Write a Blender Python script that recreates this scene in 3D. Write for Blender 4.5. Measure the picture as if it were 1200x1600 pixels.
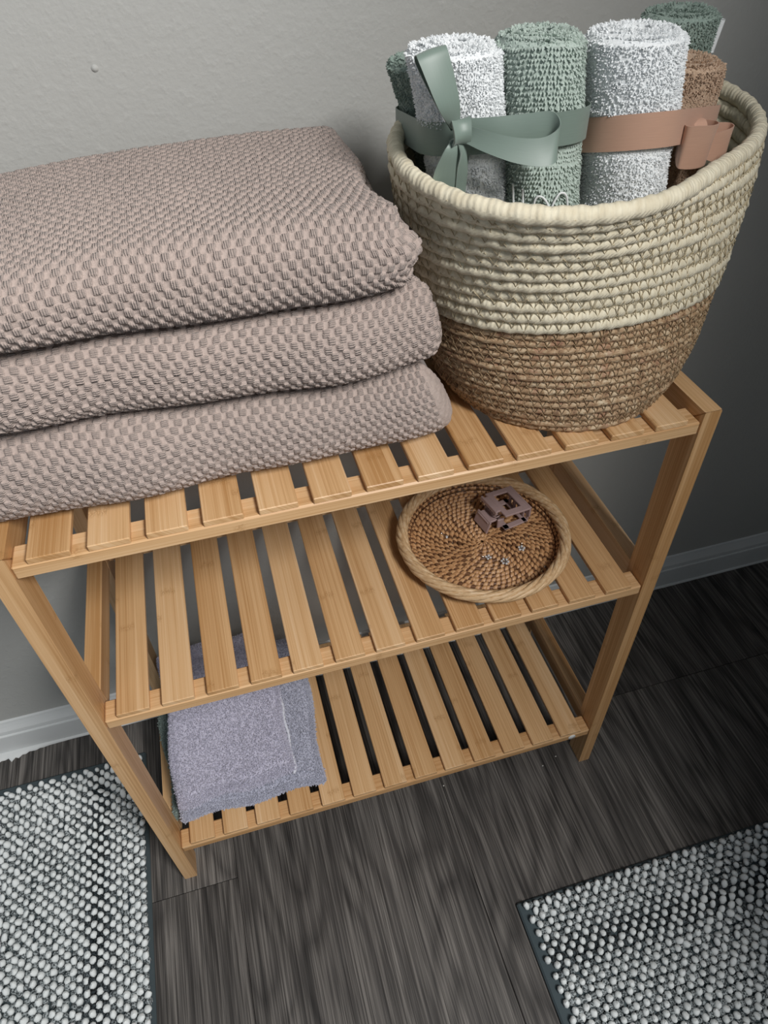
import bpy, math, random
import numpy as np
from mathutils import Vector, Matrix

for o in list(bpy.data.objects):
    bpy.data.objects.remove(o)
S = bpy.context.scene
COL = S.collection
PI = math.pi
rng = np.random.default_rng(7)
random.seed(7)

# ------------------------------------------------------------------ camera
cam_d = bpy.data.cameras.new('camera')
cam = bpy.data.objects.new('camera', cam_d)
COL.objects.link(cam)
cam_d.sensor_width = 36.0
cam_d.lens = 1089.23 / 1600 * 36.0
cam_d.clip_start = 0.02
R = ((0.96197906, -0.27178961, -0.0269574), (-0.20905547, -0.66921174, -0.71305782), (0.1757615, 0.69158228, -0.70058678))
m = Matrix(((R[0][0], -R[1][0], -R[2][0], 0.19732585), (R[0][1], -R[1][1], -R[2][1], -0.46374254),
            (R[0][2], -R[1][2], -R[2][2], 0.43440443 + 0.755), (0, 0, 0, 1)))
cam.matrix_world = m
S.camera = cam

# ------------------------------------------------------------------ light
w = bpy.data.worlds.new('world')
S.world = w
w.use_nodes = True
w.node_tree.nodes['Background'].inputs[0].default_value = (0.80, 0.90, 1.0, 1)
w.node_tree.nodes['Background'].inputs[1].default_value = 0.21

def area(name, loc, target, sx, sy, power, col):
    d = bpy.data.lights.new(name, 'AREA')
    d.shape = 'RECTANGLE'
    d.size, d.size_y, d.energy, d.color = sx, sy, power, col
    o = bpy.data.objects.new(name, d)
    COL.objects.link(o)
    o.location = loc
    o.rotation_euler = (Vector(target) - Vector(loc)).to_track_quat('-Z', 'Y').to_euler()
    return o
area('window_daylight', (0.85, -1.25, 2.15), (0.25, 0.2, 0.6), 0.50, 0.55, 47, (1.0, 0.985, 0.96))

vs = S.view_settings
vs.view_transform = 'Standard'
vs.look = 'None'
vs.exposure = 0.0
vs.gamma = 1.0
vs.use_curve_mapping = False

# ------------------------------------------------------------------ helpers
WL = {}                                        # world location of each object, by name

def link(name, data, parent=None, loc=(0, 0, 0)):
    o = bpy.data.objects.new(name, data)
    COL.objects.link(o)
    pl = WL[parent.name] if parent else Vector((0, 0, 0))
    if parent:
        o.parent = parent
    o.location = Vector(loc) - pl
    WL[o.name] = Vector(loc)
    return o

def tag(o, label=None, cat=None, group=None, kind=None):
    if label: o['label'] = label
    if cat: o['category'] = cat
    if group: o['group'] = group
    if kind: o['kind'] = kind
    return o

def thing(name, loc, label, cat, group=None):
    return tag(link(name, None, None, loc), label, cat, group)

def mesh(name, V, F, mat, smooth=True, uv=None, col=None):
    """V (n,3); F list of index arrays (k,3)/(k,4); uv, col per vertex"""
    V = np.asarray(V, float)
    if not isinstance(F, list):
        F = [F]
    F = [np.asarray(f, int) for f in F if len(f)]
    idx = np.concatenate([f.ravel() for f in F])
    tot = np.concatenate([np.full(len(f), f.shape[1]) for f in F])
    start = np.concatenate([[0], np.cumsum(tot)[:-1]])
    me = bpy.data.meshes.new(name)
    me.vertices.add(len(V)); me.vertices.foreach_set('co', V.ravel())
    me.loops.add(len(idx)); me.loops.foreach_set('vertex_index', idx)
    me.polygons.add(len(tot))
    me.polygons.foreach_set('loop_start', start)
    me.polygons.foreach_set('loop_total', tot)
    me.polygons.foreach_set('use_smooth', np.full(len(tot), smooth))
    if uv is not None:
        l = me.uv_layers.new(name='UVMap')
        l.data.foreach_set('uv', np.asarray(uv, float)[idx].ravel())
    if col is not None:
        c = np.ones((len(V), 4)); c[:, :3] = np.asarray(col).reshape(len(V), -1)
        a = me.color_attributes.new('tone', 'FLOAT_COLOR', 'POINT')
        a.data.foreach_set('color', c.ravel())
    me.update(calc_edges=True)
    me.validate()
    if mat: me.materials.append(mat)
    return me

def part(name, V, F, mat, parent=None, loc=None, **k):
    """V in world coordinates; loc = object origin (defaults to the parent's)"""
    if loc is None:
        loc = tuple(WL[parent.name]) if parent else (0, 0, 0)
    me = mesh(name, np.asarray(V, float) - np.array(loc), F, mat, **k)
    return link(name, me, parent, loc)

def grid_faces(nu, nv, cu=False, cv=False):
    iu = np.arange(nu if cu else nu - 1); iv = np.arange(nv if cv else nv - 1)
    a, b = np.meshgrid(iu, iv, indexing='ij')
    a2 = (a + 1) % nu; b2 = (b + 1) % nv
    return np.stack([a * nv + b, a2 * nv + b, a2 * nv + b2, a * nv + b2], -1).reshape(-1, 4)

def join(parts):
    """list of (V, [F...]) -> V, [F...] by face size"""
    Vs, Fs, n = [], {}, 0
    for V, F in parts:
        if not isinstance(F, list): F = [F]
        Vs.append(np.asarray(V))
        for f in F:
            if len(f): Fs.setdefault(np.asarray(f).shape[1], []).append(np.asarray(f) + n)
        n += len(V)
    return np.concatenate(Vs), [np.concatenate(f) for f in Fs.values()]

def cbox(lo, hi, b=0.0012, M=None):
    """chamfered box -> V, F   (M: 3x3 + origin tuple to orient it)"""
    lo = np.array(lo, float); hi = np.array(hi, float)
    V = []; ids = {}
    for sx in (0, 1):
        for sy in (0, 1):
            for sz in (0, 1):
                c = np.array([hi[0] if sx else lo[0], hi[1] if sy else lo[1], hi[2] if sz else lo[2]])
                d = np.array([-b if sx else b, -b if sy else b, -b if sz else b])
                for ax in range(3):
                    v = c + d; v[ax] = c[ax]
                    ids[(sx, sy, sz, ax)] = len(V); V.append(v)
    Q = []; T = []
    for ax in range(3):
        o = [i for i in range(3) if i != ax]
        for s in (0, 1):
            q = []
            for a, bb in ((0, 0), (1, 0), (1, 1), (0, 1)):
                k = [0, 0, 0]; k[ax] = s; k[o[0]] = a; k[o[1]] = bb
                q.append(ids[(*k, ax)])
            Q.append(q)
        for a in (0, 1):
            for bb in (0, 1):
                k0 = [0, 0, 0]; k1 = [0, 0, 0]
                k0[ax] = 0; k1[ax] = 1
                for k in (k0, k1): k[o[0]] = a; k[o[1]] = bb
                Q.append([ids[(*k0, o[0])], ids[(*k1, o[0])], ids[(*k1, o[1])], ids[(*k0, o[1])]])
    for sx in (0, 1):
        for sy in (0, 1):
            for sz in (0, 1):
                T.append([ids[(sx, sy, sz, 0)], ids[(sx, sy, sz, 1)], ids[(sx, sy, sz, 2)]])
    V = np.array(V); Q = np.array(Q); T = np.array(T)
    cen = V.mean(0)
    def fix(F):
        p = V[F]; n = np.cross(p[:, 1] - p[:, 0], p[:, 2] - p[:, 0])
        out = (n * (p.mean(1) - cen)).sum(1) < 0
        F[out] = F[out][:, ::-1]
        return F
    Q = fix(Q); T = fix(T)
    if M is not None:
        V = V @ np.array(M[0]) + np.array(M[1])
    return V, [Q, T]

def smooth_path(P, n, closed=False):
    P = np.asarray(P, float); k = len(P)
    out = []
    m = k if closed else k - 1
    for t in np.linspace(0, m, n, endpoint=not closed):
        i = min(int(t), m - 1); f = t - i
        g = (lambda j: P[j % k]) if closed else (lambda j: P[min(max(j, 0), k - 1)])
        a, b, c, d = g(i - 1), g(i), g(i + 1), g(i + 2)
        out.append(0.5 * (2 * b + (c - a) * f + (2 * a - 5 * b + 4 * c - d) * f * f + (3 * b - a - 3 * c + d) * f ** 3))
    return np.array(out)

def tube(path, r, ns=6, closed=False, caps=True):
    P = np.asarray(path, float); n = len(P)
    r = np.broadcast_to(r, (n,))
    T = np.roll(P, -1, 0) - np.roll(P, 1, 0) if closed else np.gradient(P, axis=0)
    T /= np.linalg.norm(T, axis=1, keepdims=True) + 1e-12
    up = np.array([0.13, 0.21, 0.97])
    A = np.cross(T, up); A /= np.linalg.norm(A, axis=1, keepdims=True) + 1e-12
    B = np.cross(T, A)
    ph = np.linspace(0, 2 * PI, ns, endpoint=False)
    V = P[:, None] + r[:, None, None] * (np.cos(ph)[None, :, None] * A[:, None] + np.sin(ph)[None, :, None] * B[:, None])
    F = [grid_faces(n, ns, closed, True)]
    V = V.reshape(-1, 3)
    if caps and not closed and ns in (3, 4):
        F.append(np.array([np.arange(ns)[::-1], (n - 1) * ns + np.arange(ns)]))
    elif caps and not closed:
        F.append(np.array([np.arange(ns)[::-1], (n - 1) * ns + np.arange(ns)]))
    return V, F

def unit(a):
    return a / (np.linalg.norm(a, axis=-1, keepdims=True) + 1e-12)

def tufts(P, N, T, ln, wd):
    """little bent loops of pile: P roots, N outward, T lean direction; ln, wd per tuft"""
    n = len(P)
    A = unit(np.cross(N, T + 1e-6)); B = np.cross(N, A)
    ln = np.broadcast_to(ln, (n,))[:, None]; wd = np.broadcast_to(wd, (n,))[:, None]
    V = np.zeros((n, 7, 3))
    for k in range(3):
        a = 2 * PI * k / 3 + 0.5
        d = np.cos(a) * A + np.sin(a) * B
        V[:, k] = P - N * ln * 0.25 + d * wd * 0.42
        V[:, 3 + k] = P + N * ln * 0.55 + T * ln * 0.22 + d * wd * 0.52
    V[:, 6] = P + N * ln * 0.85 + T * ln * 0.6
    f = []
    for k in range(3):
        j = (k + 1) % 3
        f += [[k, j, 3 + j], [k, 3 + j, 3 + k], [3 + k, 3 + j, 6]]
    f = np.array(f)
    F = (np.arange(n)[:, None, None] * 7 + f[None]).reshape(-1, 3)
    return V.reshape(-1, 3), F

# ------------------------------------------------------------------ materials
class NT:
    def __init__(s, name):
        s.m = bpy.data.materials.new(name); s.m.use_nodes = True
        s.t = s.m.node_tree; s.b = s.t.nodes['Principled BSDF']
    def n(s, typ, **k):
        x = s.t.nodes.new(typ)
        for a, v in k.items(): setattr(x, a, v)
        return x
    def l(s, a, b): s.t.links.new(a, b)
    def sock(s, x, inp):
        if hasattr(x, 'is_linked') or isinstance(x, bpy.types.NodeSocket): s.l(x, inp)
        else: inp.default_value = x
    def math(s, op, a, b=0.0, c=0.0):
        x = s.n('ShaderNodeMath', operation=op)
        for i, v in enumerate((a, b, c)): s.sock(v, x.inputs[i])
        return x.outputs[0]
    def noise(s, vec, scale, detail=3.0, rough=0.5, dist=0.0):
        x = s.n('ShaderNodeTexNoise')
        if vec is not None: s.l(vec, x.inputs['Vector'])
        x.inputs['Scale'].default_value = scale; x.inputs['Detail'].default_value = detail
        x.inputs['Roughness'].default_value = rough; x.inputs['Distortion'].default_value = dist
        return x.outputs['Fac']
    def vmul(s, vec, v):
        x = s.n('ShaderNodeVectorMath', operation='MULTIPLY'); s.l(vec, x.inputs[0]); x.inputs[1].default_value = v
        return x.outputs[0]
    def vadd(s, vec, v):
        x = s.n('ShaderNodeVectorMath', operation='ADD'); s.l(vec, x.inputs[0]); s.sock(v, x.inputs[1])
        return x.outputs[0]
    def ramp(s, fac, stops):
        x = s.n('ShaderNodeValToRGB'); s.l(fac, x.inputs[0])
        e = x.color_ramp.elements
        while len(e) < len(stops): e.new(0.5)
        for i, (p, c) in enumerate(stops):
            e[i].position = p; e[i].color = (*c, 1) if len(c) == 3 else c
        return x.outputs['Color']
    def mix(s, fac, a, b, mode='MIX'):
        x = s.n('ShaderNodeMix', data_type='RGBA', blend_type=mode)
        s.sock(fac, x.inputs[0])
        for v, i in ((a, 6), (b, 7)):
            if isinstance(v, tuple): x.inputs[i].default_value = (*v, 1)
            else: s.l(v, x.inputs[i])
        return x.outputs[2]
    def bump(s, h, strength=0.5, dist=0.001):
        x = s.n('ShaderNodeBump'); x.inputs['Strength'].default_value = strength; x.inputs['Distance'].default_value = dist
        s.l(h, x.inputs['Height']); s.l(x.outputs[0], s.b.inputs['Normal'])
    def base(s, c):
        if isinstance(c, tuple): s.b.inputs['Base Color'].default_value = (*c, 1)
        else: s.l(c, s.b.inputs['Base Color'])
    def set(s, rough=0.5, spec=0.5, metal=0.0, sheen=0.0):
        s.b.inputs['Roughness'].default_value = rough; s.b.inputs['Specular IOR Level'].default_value = spec
        s.b.inputs['Metallic'].default_value = metal; s.b.inputs['Sheen Weight'].default_value = sheen
    def obj(s): return s.n('ShaderNodeTexCoord').outputs['Object']
    def uv(s): return s.n('ShaderNodeTexCoord').outputs['UV']
    def rand(s): return s.n('ShaderNodeObjectInfo').outputs['Random']

def lin(r, g, b):
    f = lambda c: (c / 255 / 12.92) if c / 255 <= 0.04045 else ((c / 255 + 0.055) / 1.055) ** 2.4
    return (f(r), f(g), f(b))

def mat_wall():
    t = NT('painted_wall'); o = t.obj()
    a = t.noise(o, 95, 3, 0.5); b = t.noise(o, 260, 2, 0.5)
    t.base(t.ramp(t.noise(o, 3.0, 3), [(0.3, (0.455, 0.455, 0.435)), (0.7, (0.475, 0.475, 0.455))]))
    t.bump(t.math('ADD', t.math('MULTIPLY', t.math('SMOOTH_MAX', a, 0.48, 0.15), 1.0), t.math('MULTIPLY', b, 0.3)), 0.42, 0.003)
    t.set(0.62, 0.3)
    return t.m
def mat_trim():
    t = NT('white_trim_paint'); o = t.obj()
    t.base(t.ramp(t.noise(o, 9, 4), [(0.3, (0.68, 0.70, 0.70)), (0.7, (0.74, 0.76, 0.76))]))
    t.bump(t.noise(t.vmul(o, (30, 200, 200)), 1.0, 2), 0.15, 0.001); t.set(0.4, 0.45)
    return t.m
def mat_plank():
    t = NT('grey_oak_plank'); o = t.obj(); r = t.rand()
    off = t.n('ShaderNodeCombineXYZ'); t.l(t.math('MULTIPLY', r, 37.0), off.inputs[0]); t.l(t.math('MULTIPLY', r, 91.0), off.inputs[1]); t.l(t.math('MULTIPLY', r, 53.0), off.inputs[2])
    p = t.vadd(o, off.outputs[0])
    field = t.noise(t.vmul(p, (4.6, 0.95, 1)), 1.5, 2.0, 0.45, 0.25)
    sx = t.n('ShaderNodeSeparateXYZ'); t.l(p, sx.inputs[0])
    wob = t.noise(t.vmul(p, (60, 9, 1)), 1.0, 3)
    ph = t.math('ADD', t.math('MULTIPLY', field, 95.0), t.math('MULTIPLY', wob, 3.0))
    ring = t.math('POWER', t.math('MULTIPLY_ADD', t.math('SINE', ph), 0.5, 0.5), 0.6)
    fine = t.noise(t.vmul(p, (300, 4.5, 1)), 1.0, 3, 0.6)
    streak = t.noise(t.vmul(p, (28, 1.3, 1)), 1.0, 3, 0.55)
    patch = t.noise(t.vmul(p, (5, 1.6, 1)), 1.0, 2)
    g = t.math('ADD', t.math('ADD', t.math('MULTIPLY', ring, 0.15), t.math('MULTIPLY', fine, 0.95)), t.math('ADD', t.math('MULTIPLY', streak, 0.36), t.math('MULTIPLY', patch, 0.20)))
    c = t.ramp(t.math('MULTIPLY', g, 0.62), [(0.36, (0.022, 0.020, 0.019)), (0.48, (0.070, 0.064, 0.060)), (0.58, (0.140, 0.128, 0.118)), (0.72, (0.23, 0.212, 0.195))])
    pore = t.ramp(t.noise(t.vmul(p, (620, 9, 1)), 1.0, 2, 0.5), [(0.50, (0, 0, 0)), (0.60, (1, 1, 1))])
    c = t.mix(t.math('MULTIPLY', pore, 0.62), c, (0.026, 0.023, 0.021))
    br = t.math('MULTIPLY_ADD', r, 0.35, 0.98)
    mx = t.n('ShaderNodeMix', data_type='RGBA', blend_type='MULTIPLY'); mx.inputs[0].default_value = 1
    t.l(c, mx.inputs[6]); t.l(br, mx.inputs[7])
    t.base(mx.outputs[2])
    t.bump(t.math('ADD', t.math('MULTIPLY', fine, 0.7), t.math('MULTIPLY', ring, 0.25)), 0.5, 0.0012); t.set(0.5, 0.35)
    return t.m
def mat_bamboo(dark=1.0, tint=(1, 1, 1), name='bamboo'):
    t = NT(name); u = t.uv(); r = t.rand()
    off = t.n('ShaderNodeCombineXYZ'); t.l(t.math('MULTIPLY', r, 17.0), off.inputs[0]); t.l(t.math('MULTIPLY', r, 5.31), off.inputs[1])
    p = t.vadd(u, off.outputs[0])
    sp = t.n('ShaderNodeSeparateXYZ'); t.l(p, sp.inputs[0])
    strip = t.math('FLOOR', t.math('DIVIDE', sp.outputs[1], 0.0187))
    wn = t.n('ShaderNodeTexWhiteNoise', noise_dimensions='1D'); t.l(strip, wn.inputs['W'])
    cmb = t.n('ShaderNodeCombineXYZ'); t.l(t.math('MULTIPLY', wn.outputs['Value'], 9.0), cmb.inputs[0]); t.l(wn.outputs['Value'], cmb.inputs[1])
    q = t.vadd(p, cmb.outputs[0])
    fine = t.noise(t.vmul(q, (4, 1100, 1)), 1.0, 2, 0.6)
    mid = t.noise(t.vmul(q, (2.5, 330, 1)), 1.0, 3, 0.6)
    lo = t.noise(t.vmul(q, (4, 20, 1)), 1.0, 2)
    g = t.math('ADD', t.math('ADD', t.math('MULTIPLY', fine, 0.75), t.math('MULTIPLY', mid, 0.85)), t.math('ADD', t.math('MULTIPLY', lo, 0.30), t.math('MULTIPLY', wn.outputs['Value'], 0.26)))
    g = t.math('ADD', g, t.math('MULTIPLY', t.math('SUBTRACT', r, 0.5), 0.26))
    c = t.ramp(t.math('MULTIPLY', g, 0.50), [(0.30, (0.80 * dark, 0.57 * dark, 0.35 * dark)), (0.5, (0.68 * dark, 0.425 * dark, 0.215 * dark)), (0.68, (0.48 * dark, 0.255 * dark, 0.10 * dark))])
    # growth-ring nodes of the bamboo: ragged thin bands, sparse along each strip
    s2 = t.n('ShaderNodeSeparateXYZ'); t.l(q, s2.inputs[0])
    jag = t.math('MULTIPLY', t.math('SUBTRACT', t.noise(t.vmul(q, (8, 260, 1)), 1.0, 2), 0.5), 0.016)
    fr = t.math('ABSOLUTE', t.math('SUBTRACT', t.math('FRACT', t.math('DIVIDE', t.math('ADD', s2.outputs[0], jag), 0.41)), 0.5))
    near = t.math('SUBTRACT', 1.0, t.math('MULTIPLY', fr, 60.0))
    rag = t.noise(t.vmul(q, (420, 900, 1)), 1.0, 2)
    node = t.math('MULTIPLY', t.math('MAXIMUM', near, 0.0), t.math('GREATER_THAN', rag, 0.47))
    node = t.math('MINIMUM', t.math('MULTIPLY', node, 0.5), 0.45)
    c = t.mix(node, c, (0.36 * dark, 0.18 * dark, 0.06 * dark))
    t.base(c)
    t.bump(t.math('SUBTRACT', t.math('MULTIPLY', fine, 0.3), node), 0.25, 0.0006); t.set(0.42, 0.4)
    return t.m
def mat_towel(name, col, axis):
    """bath towel: rib lines inside the raised blocks; axis 0 = ribs run along v"""
    t = NT(name); u = t.uv(); sp = t.n('ShaderNodeSeparateXYZ'); t.l(u, sp.inputs[0])
    at = t.n('ShaderNodeAttribute', attribute_name='tone')
    sep = t.n('ShaderNodeSeparateColor'); t.l(at.outputs['Color'], sep.inputs[0])
    msk = sep.outputs[0]
    jit = t.math('MULTIPLY', t.noise(u, 260, 2), 0.0009)
    co = t.math('ADD', sp.outputs[0 if axis == 0 else 1], jit)
    co2 = t.math('ADD', sp.outputs[1 if axis == 0 else 0], jit)
    rib = t.math('MULTIPLY_ADD', t.math('SINE', t.math('MULTIPLY', co, 2 * PI / 0.00172)), 0.5, 0.5)
    loop = t.math('MULTIPLY_ADD', t.math('SINE', t.math('MULTIPLY', co2, 2 * PI / 0.0011)), 0.5, 0.5)
    lp = t.noise(u, 1300, 2)
    h = t.math('ADD', t.math('MULTIPLY', t.math('MULTIPLY', rib, msk), 0.9), t.math('ADD', t.math('MULTIPLY', t.math('MULTIPLY', loop, msk), 0.22), t.math('MULTIPLY', lp, 0.5)))
    # shade in the grooves between the ribs, mixed into the base colour
    groove_shade = t.math('MULTIPLY', t.math('POWER', t.math('SUBTRACT', 1.0, rib), 3.0), t.math('MULTIPLY', msk, 0.5))
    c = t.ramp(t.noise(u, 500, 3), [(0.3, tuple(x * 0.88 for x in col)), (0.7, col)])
    t.base(t.mix(groove_shade, c, tuple(x * 0.45 for x in col)))
    t.bump(h, 1.0, 0.0009); t.set(0.95, 0.1, 0, 0.15)
    return t.m
def mat_cloth(name, c0, c1, scale=700, rough=1.0, sheen=0.2, spec=0.1):
    t = NT(name); o = t.obj()
    t.base(t.ramp(t.noise(o, scale, 2), [(0.32, c0), (0.68, c1)]))
    t.set(rough, spec, 0, sheen)
    return t.m
def mat_satin(name, c):
    t = NT(name); u = t.uv()
    t.base(t.ramp(t.noise(t.vmul(u, (60, 2200, 1)), 1.0, 2), [(0.3, tuple(x * 0.93 for x in c)), (0.7, c)]))
    t.set(0.42, 0.4, 0, 0.2)
    return t.m
def mat_rope():
    t = NT('cream_cotton_rope'); u = t.uv()
    sp = t.n('ShaderNodeSeparateXYZ'); t.l(u, sp.inputs[0])
    lay = t.math('SINE', t.math('ADD', t.math('MULTIPLY', sp.outputs[0], 2 * PI / 0.0042), t.math('MULTIPLY', sp.outputs[1], 2 * PI)))
    fb = t.noise(t.vmul(u, (700, 10, 1)), 1.0, 3, 0.6)
    t.base(t.ramp(t.noise(t.vmul(u, (160, 4, 1)), 1.0, 3), [(0.3, (0.68, 0.60, 0.44)), (0.7, (0.82, 0.755, 0.59))]))
    t.bump(t.math('ADD', t.math('MULTIPLY', lay, 0.45), fb), 0.6, 0.0007); t.set(0.9, 0.15, 0, 0.1)
    return t.m
def mat_seagrass():
    t = NT('brown_seagrass'); u = t.uv()
    a = t.noise(t.vmul(u, (75, 1.3, 1)), 1.0, 4, 0.6, 0.3); f = t.noise(t.vmul(u, (180, 14, 1)), 1.0, 3, 0.6)
    g = t.math('ADD', t.math('MULTIPLY', a, 0.75), t.math('MULTIPLY', f, 0.3))
    c = t.ramp(g, [(0.36, (0.15, 0.085, 0.05)), (0.45, (0.32, 0.195, 0.11)), (0.52, (0.44, 0.295, 0.175)), (0.59, (0.55, 0.415, 0.27)), (0.70, (0.70, 0.58, 0.42))])
    red = t.math('GREATER_THAN', t.noise(t.vmul(u, (38, 0.9, 1)), 1.0, 2), 0.60)
    t.base(t.mix(t.math('MULTIPLY', red, 0.45), c, (0.33, 0.15, 0.095)))
    t.bump(t.math('ADD', f, a), 0.8, 0.0012); t.set(0.62, 0.3)
    return t.m
def mat_rattan(name, c0, c1, c2, sc=(60, 8, 1)):
    t = NT(name); o = t.obj() if sc is None else t.uv()
    n = t.noise(o, 220, 3, 0.6) if sc is None else t.noise(t.vmul(o, sc), 1.0, 3, 0.6)
    t.base(t.ramp(n, [(0.28, c0), (0.5, c1), (0.74, c2)])); t.set(0.45, 0.4)
    return t.m
def mat_tone(name, rough=1.0, mott=None):
    t = NT(name); at = t.n('ShaderNodeAttribute', attribute_name='tone'); c = at.outputs['Color']
    if mott:
        n = t.noise(t.obj(), mott, 2, 0.6)
        c = t.mix(t.ramp(n, [(0.44, (0, 0, 0)), (0.57, (1, 1, 1))]), t.mix(1.0, c, (0.13, 0.14, 0.145), 'MULTIPLY'), c)
        t.bump(n, 0.8, 0.002)
    t.base(c); t.set(rough, 0.1, 0, 0.1)
    return t.m
def mat_plain(name, c, rough=0.5, spec=0.5, metal=0.0):
    t = NT(name); o = t.obj()
    t.base(t.ramp(t.noise(o, 60, 2), [(0.3, tuple(x * 0.95 for x in c)), (0.7, c)])); t.set(rough, spec, metal)
    return t.m

M_wall, M_trim, M_plank = mat_wall(), mat_trim(), mat_plank()
M_bam = mat_bamboo(); M_bamd = mat_bamboo(0.66, name='dark_bamboo')

# ------------------------------------------------------------------ the room
WY = 0.322
def slab(name, lo, hi, mat, parent=None, b=0.0005):
    V, F = cbox(lo, hi, b); return part(name, V, F, mat, parent, smooth=False)
wall = tag(slab('wall_back', (-1.3, WY, -0.02), (1.42, WY + 0.1, 2.4), M_wall), kind='structure')
tag(slab('light_blocker_right', (1.36, -0.62, -0.02), (1.46, WY + 0.001, 2.4), M_wall), kind='structure')  # unseen wall, added to cut ambient light from the right
tag(slab('light_blocker_front', (0.745, -0.74, -0.02), (1.46, -0.62, 2.4), M_wall), kind='structure')  # unseen partition, added to block the key light from the right corner
# little lump of old paint on the wall
th = np.linspace(0, 2 * PI, 14, endpoint=False)
V = [[0.1396, WY - 0.0022, 1.0388]]
for rr, dd in ((0.0022, 0.0018), (0.0038, 0.0)):
    V += [[0.1396 + rr * math.cos(a), WY - dd + 0.0003, 1.0388 + rr * 0.9 * math.sin(a)] for a in th]
F3 = [[0, 1 + i, 1 + (i + 1) % 14] for i in range(14)]
F4 = [[1 + i, 15 + i, 15 + (i + 1) % 14, 1 + (i + 1) % 14] for i in range(14)]
part('paint_lump', V, [F3, F4], M_wall, wall)
# baseboard: moulded profile swept along the wall, with a bead of caulk at the floor
prof = [(0, 0), (-0.0135, 0), (-0.0135, 0.052), (-0.0125, 0.0535), (-0.0105, 0.054), (-0.0105, 0.0565), (-0.0112, 0.058), (-0.0105, 0.064), (-0.007, 0.072), (-0.0045, 0.079), (-0.0035, 0.083), (0, 0.085)]
xs = np.array([-1.3, 1.36])
V = np.array([[x, WY + 0.0002 + a, z + 0.0005] for x in xs for a, z in prof])
n = len(prof)
F = [[i, i + 1, n + i + 1, n + i] for i in range(n - 1)]
bb = tag(part('baseboard_back', V, [F, ], M_trim, smooth=False), kind='structure')
cx = np.arange(-0.75, 1.36, 0.006)
V = []
rr = 0.003 + 0.0012 * np.convolve(rng.random(len(cx)), np.ones(5) / 5, 'same') + 0.010 * np.exp(-((cx + 0.335) / 0.05) ** 2) * (1 + 0.25 * rng.standard_normal(len(cx)))
for x, r_ in zip(cx, rr):
    for a in np.linspace(0, PI / 2, 5): V.append([x, WY - 0.0133 - r_ * math.cos(a), 0.0004 + min(r_, 0.005) * math.sin(a)])
part('caulk_bead', V, grid_faces(len(cx), 5), M_trim, bb)
# floor: subfloor and planks
floor = tag(slab('floor', (-1.3, -1.3, -0.03), (1.42, WY, -0.006), mat_plain('subfloor', (0.03, 0.028, 0.026), 0.9)), kind='structure')
pw, pl = 0.3615, 1.22
PM = {}
joints = {-1: -0.0205, 0: 0.71, 1: -0.72, 2: 0.10, 3: -0.30, -2: 0.45, -3: -0.4}
for k in range(-4, 4):
    x0 = 0.0465 + k * pw
    j = joints.get(k, 0.2 * k)
    ys = [j - pl, j, j + pl] if j < 0 else [j - 2 * pl, j - pl, j]
    for y in ys:
        a, b = max(y, -1.29), min(y + pl, WY - 0.001)
        if b - a < 0.02: continue
        g = 0.0004
        V, F = cbox((x0 + g, a + g, -0.0059), (x0 + pw - g, b - g, 0.0), 0.0007)
        part('plank', V, F, M_plank, floor, loc=(x0, a, 0), smooth=False)

# ------------------------------------------------------------------ bamboo shelf rack
Z1, Z2, Z3 = 0.755, 0.4941, 0.1216
XL, XR, FW, D = -0.0155, 0.653, 0.0195, 0.292
def wood(name, lo, hi, axis, parent, mat=M_bam, b=0.0011, shared=None, loc=None):
    V, F = cbox(lo, hi, b)
    o = [i for i in range(3) if i != axis]
    uv = np.stack([V[:, axis], V[:, o[0]] + V[:, o[1]]], 1)
    return part(name, V, F, mat, parent, loc=loc, uv=uv, smooth=False)
def prism_x(name, poly, x0, x1, parent, axis, b=0.001):
    """polygon in (y,z) extruded along x with a chamfer on the two faces"""
    P = np.array(poly); c = P.mean(0); n = len(P)
    Pi = P + unit(c - P) * b * 1.3
    V = np.concatenate([np.c_[np.full(n, x0), Pi], np.c_[np.full(n, x0 + b), P], np.c_[np.full(n, x1 - b), P], np.c_[np.full(n, x1), Pi]])
    F = []
    for k in range(3):
        for i in range(n):
            j = (i + 1) % n
            F.append([k * n + i, k * n + j, (k + 1) * n + j, (k + 1) * n + i])
    area_ = sum(P[i][0] * P[(i + 1) % n][1] - P[(i + 1) % n][0] * P[i][1] for i in range(n))
    caps = [list(range(n))[::-1], [3 * n + i for i in range(n)]]
    F = np.array(F); caps = np.array(caps)
    if area_ < 0: F = F[:, ::-1]; caps = caps[:, ::-1]
    uv = np.stack([V[:, axis], V[:, 0] + V[:, 3 - axis]], 1)
    cen = V.mean(0)
    return part(name, V, [F, caps], M_bam, parent, loc=tuple(cen), uv=uv, smooth=False)
rack = thing('shelf_rack', (0.32, 0.146, 0), 'three-tier natural bamboo slatted rack standing against the grey wall', 'shelf')
H = Z1 + 0.0052; L = 0.036
for x0 in (XL - FW, XR):
    x1 = x0 + FW
    prism_x('leg', [(0, 0), (L, 0), (L, H - L), (0, H)], x0, x1, rack, 2)
    prism_x('leg', [(D - L, 0), (D, 0), (D, H), (D - L, H - L)], x0, x1, rack, 2)
    prism_x('top_bar', [(0.0004, H), (L + 0.0002, H - L), (D - L - 0.0002, H - L), (D - 0.0004, H)], x0, x1, rack, 1)
    for z in (Z2, Z3):
        prism_x('side_bar', [(L, z + 0.0045 - 0.034), (D - L, z + 0.0045 - 0.034), (D - L, z + 0.0045), (L, z + 0.0045)], x0 + 0.0001, x1 - 0.0001, rack, 1)
rails = {}
orange = {(2, 11), (1, 2)}
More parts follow.
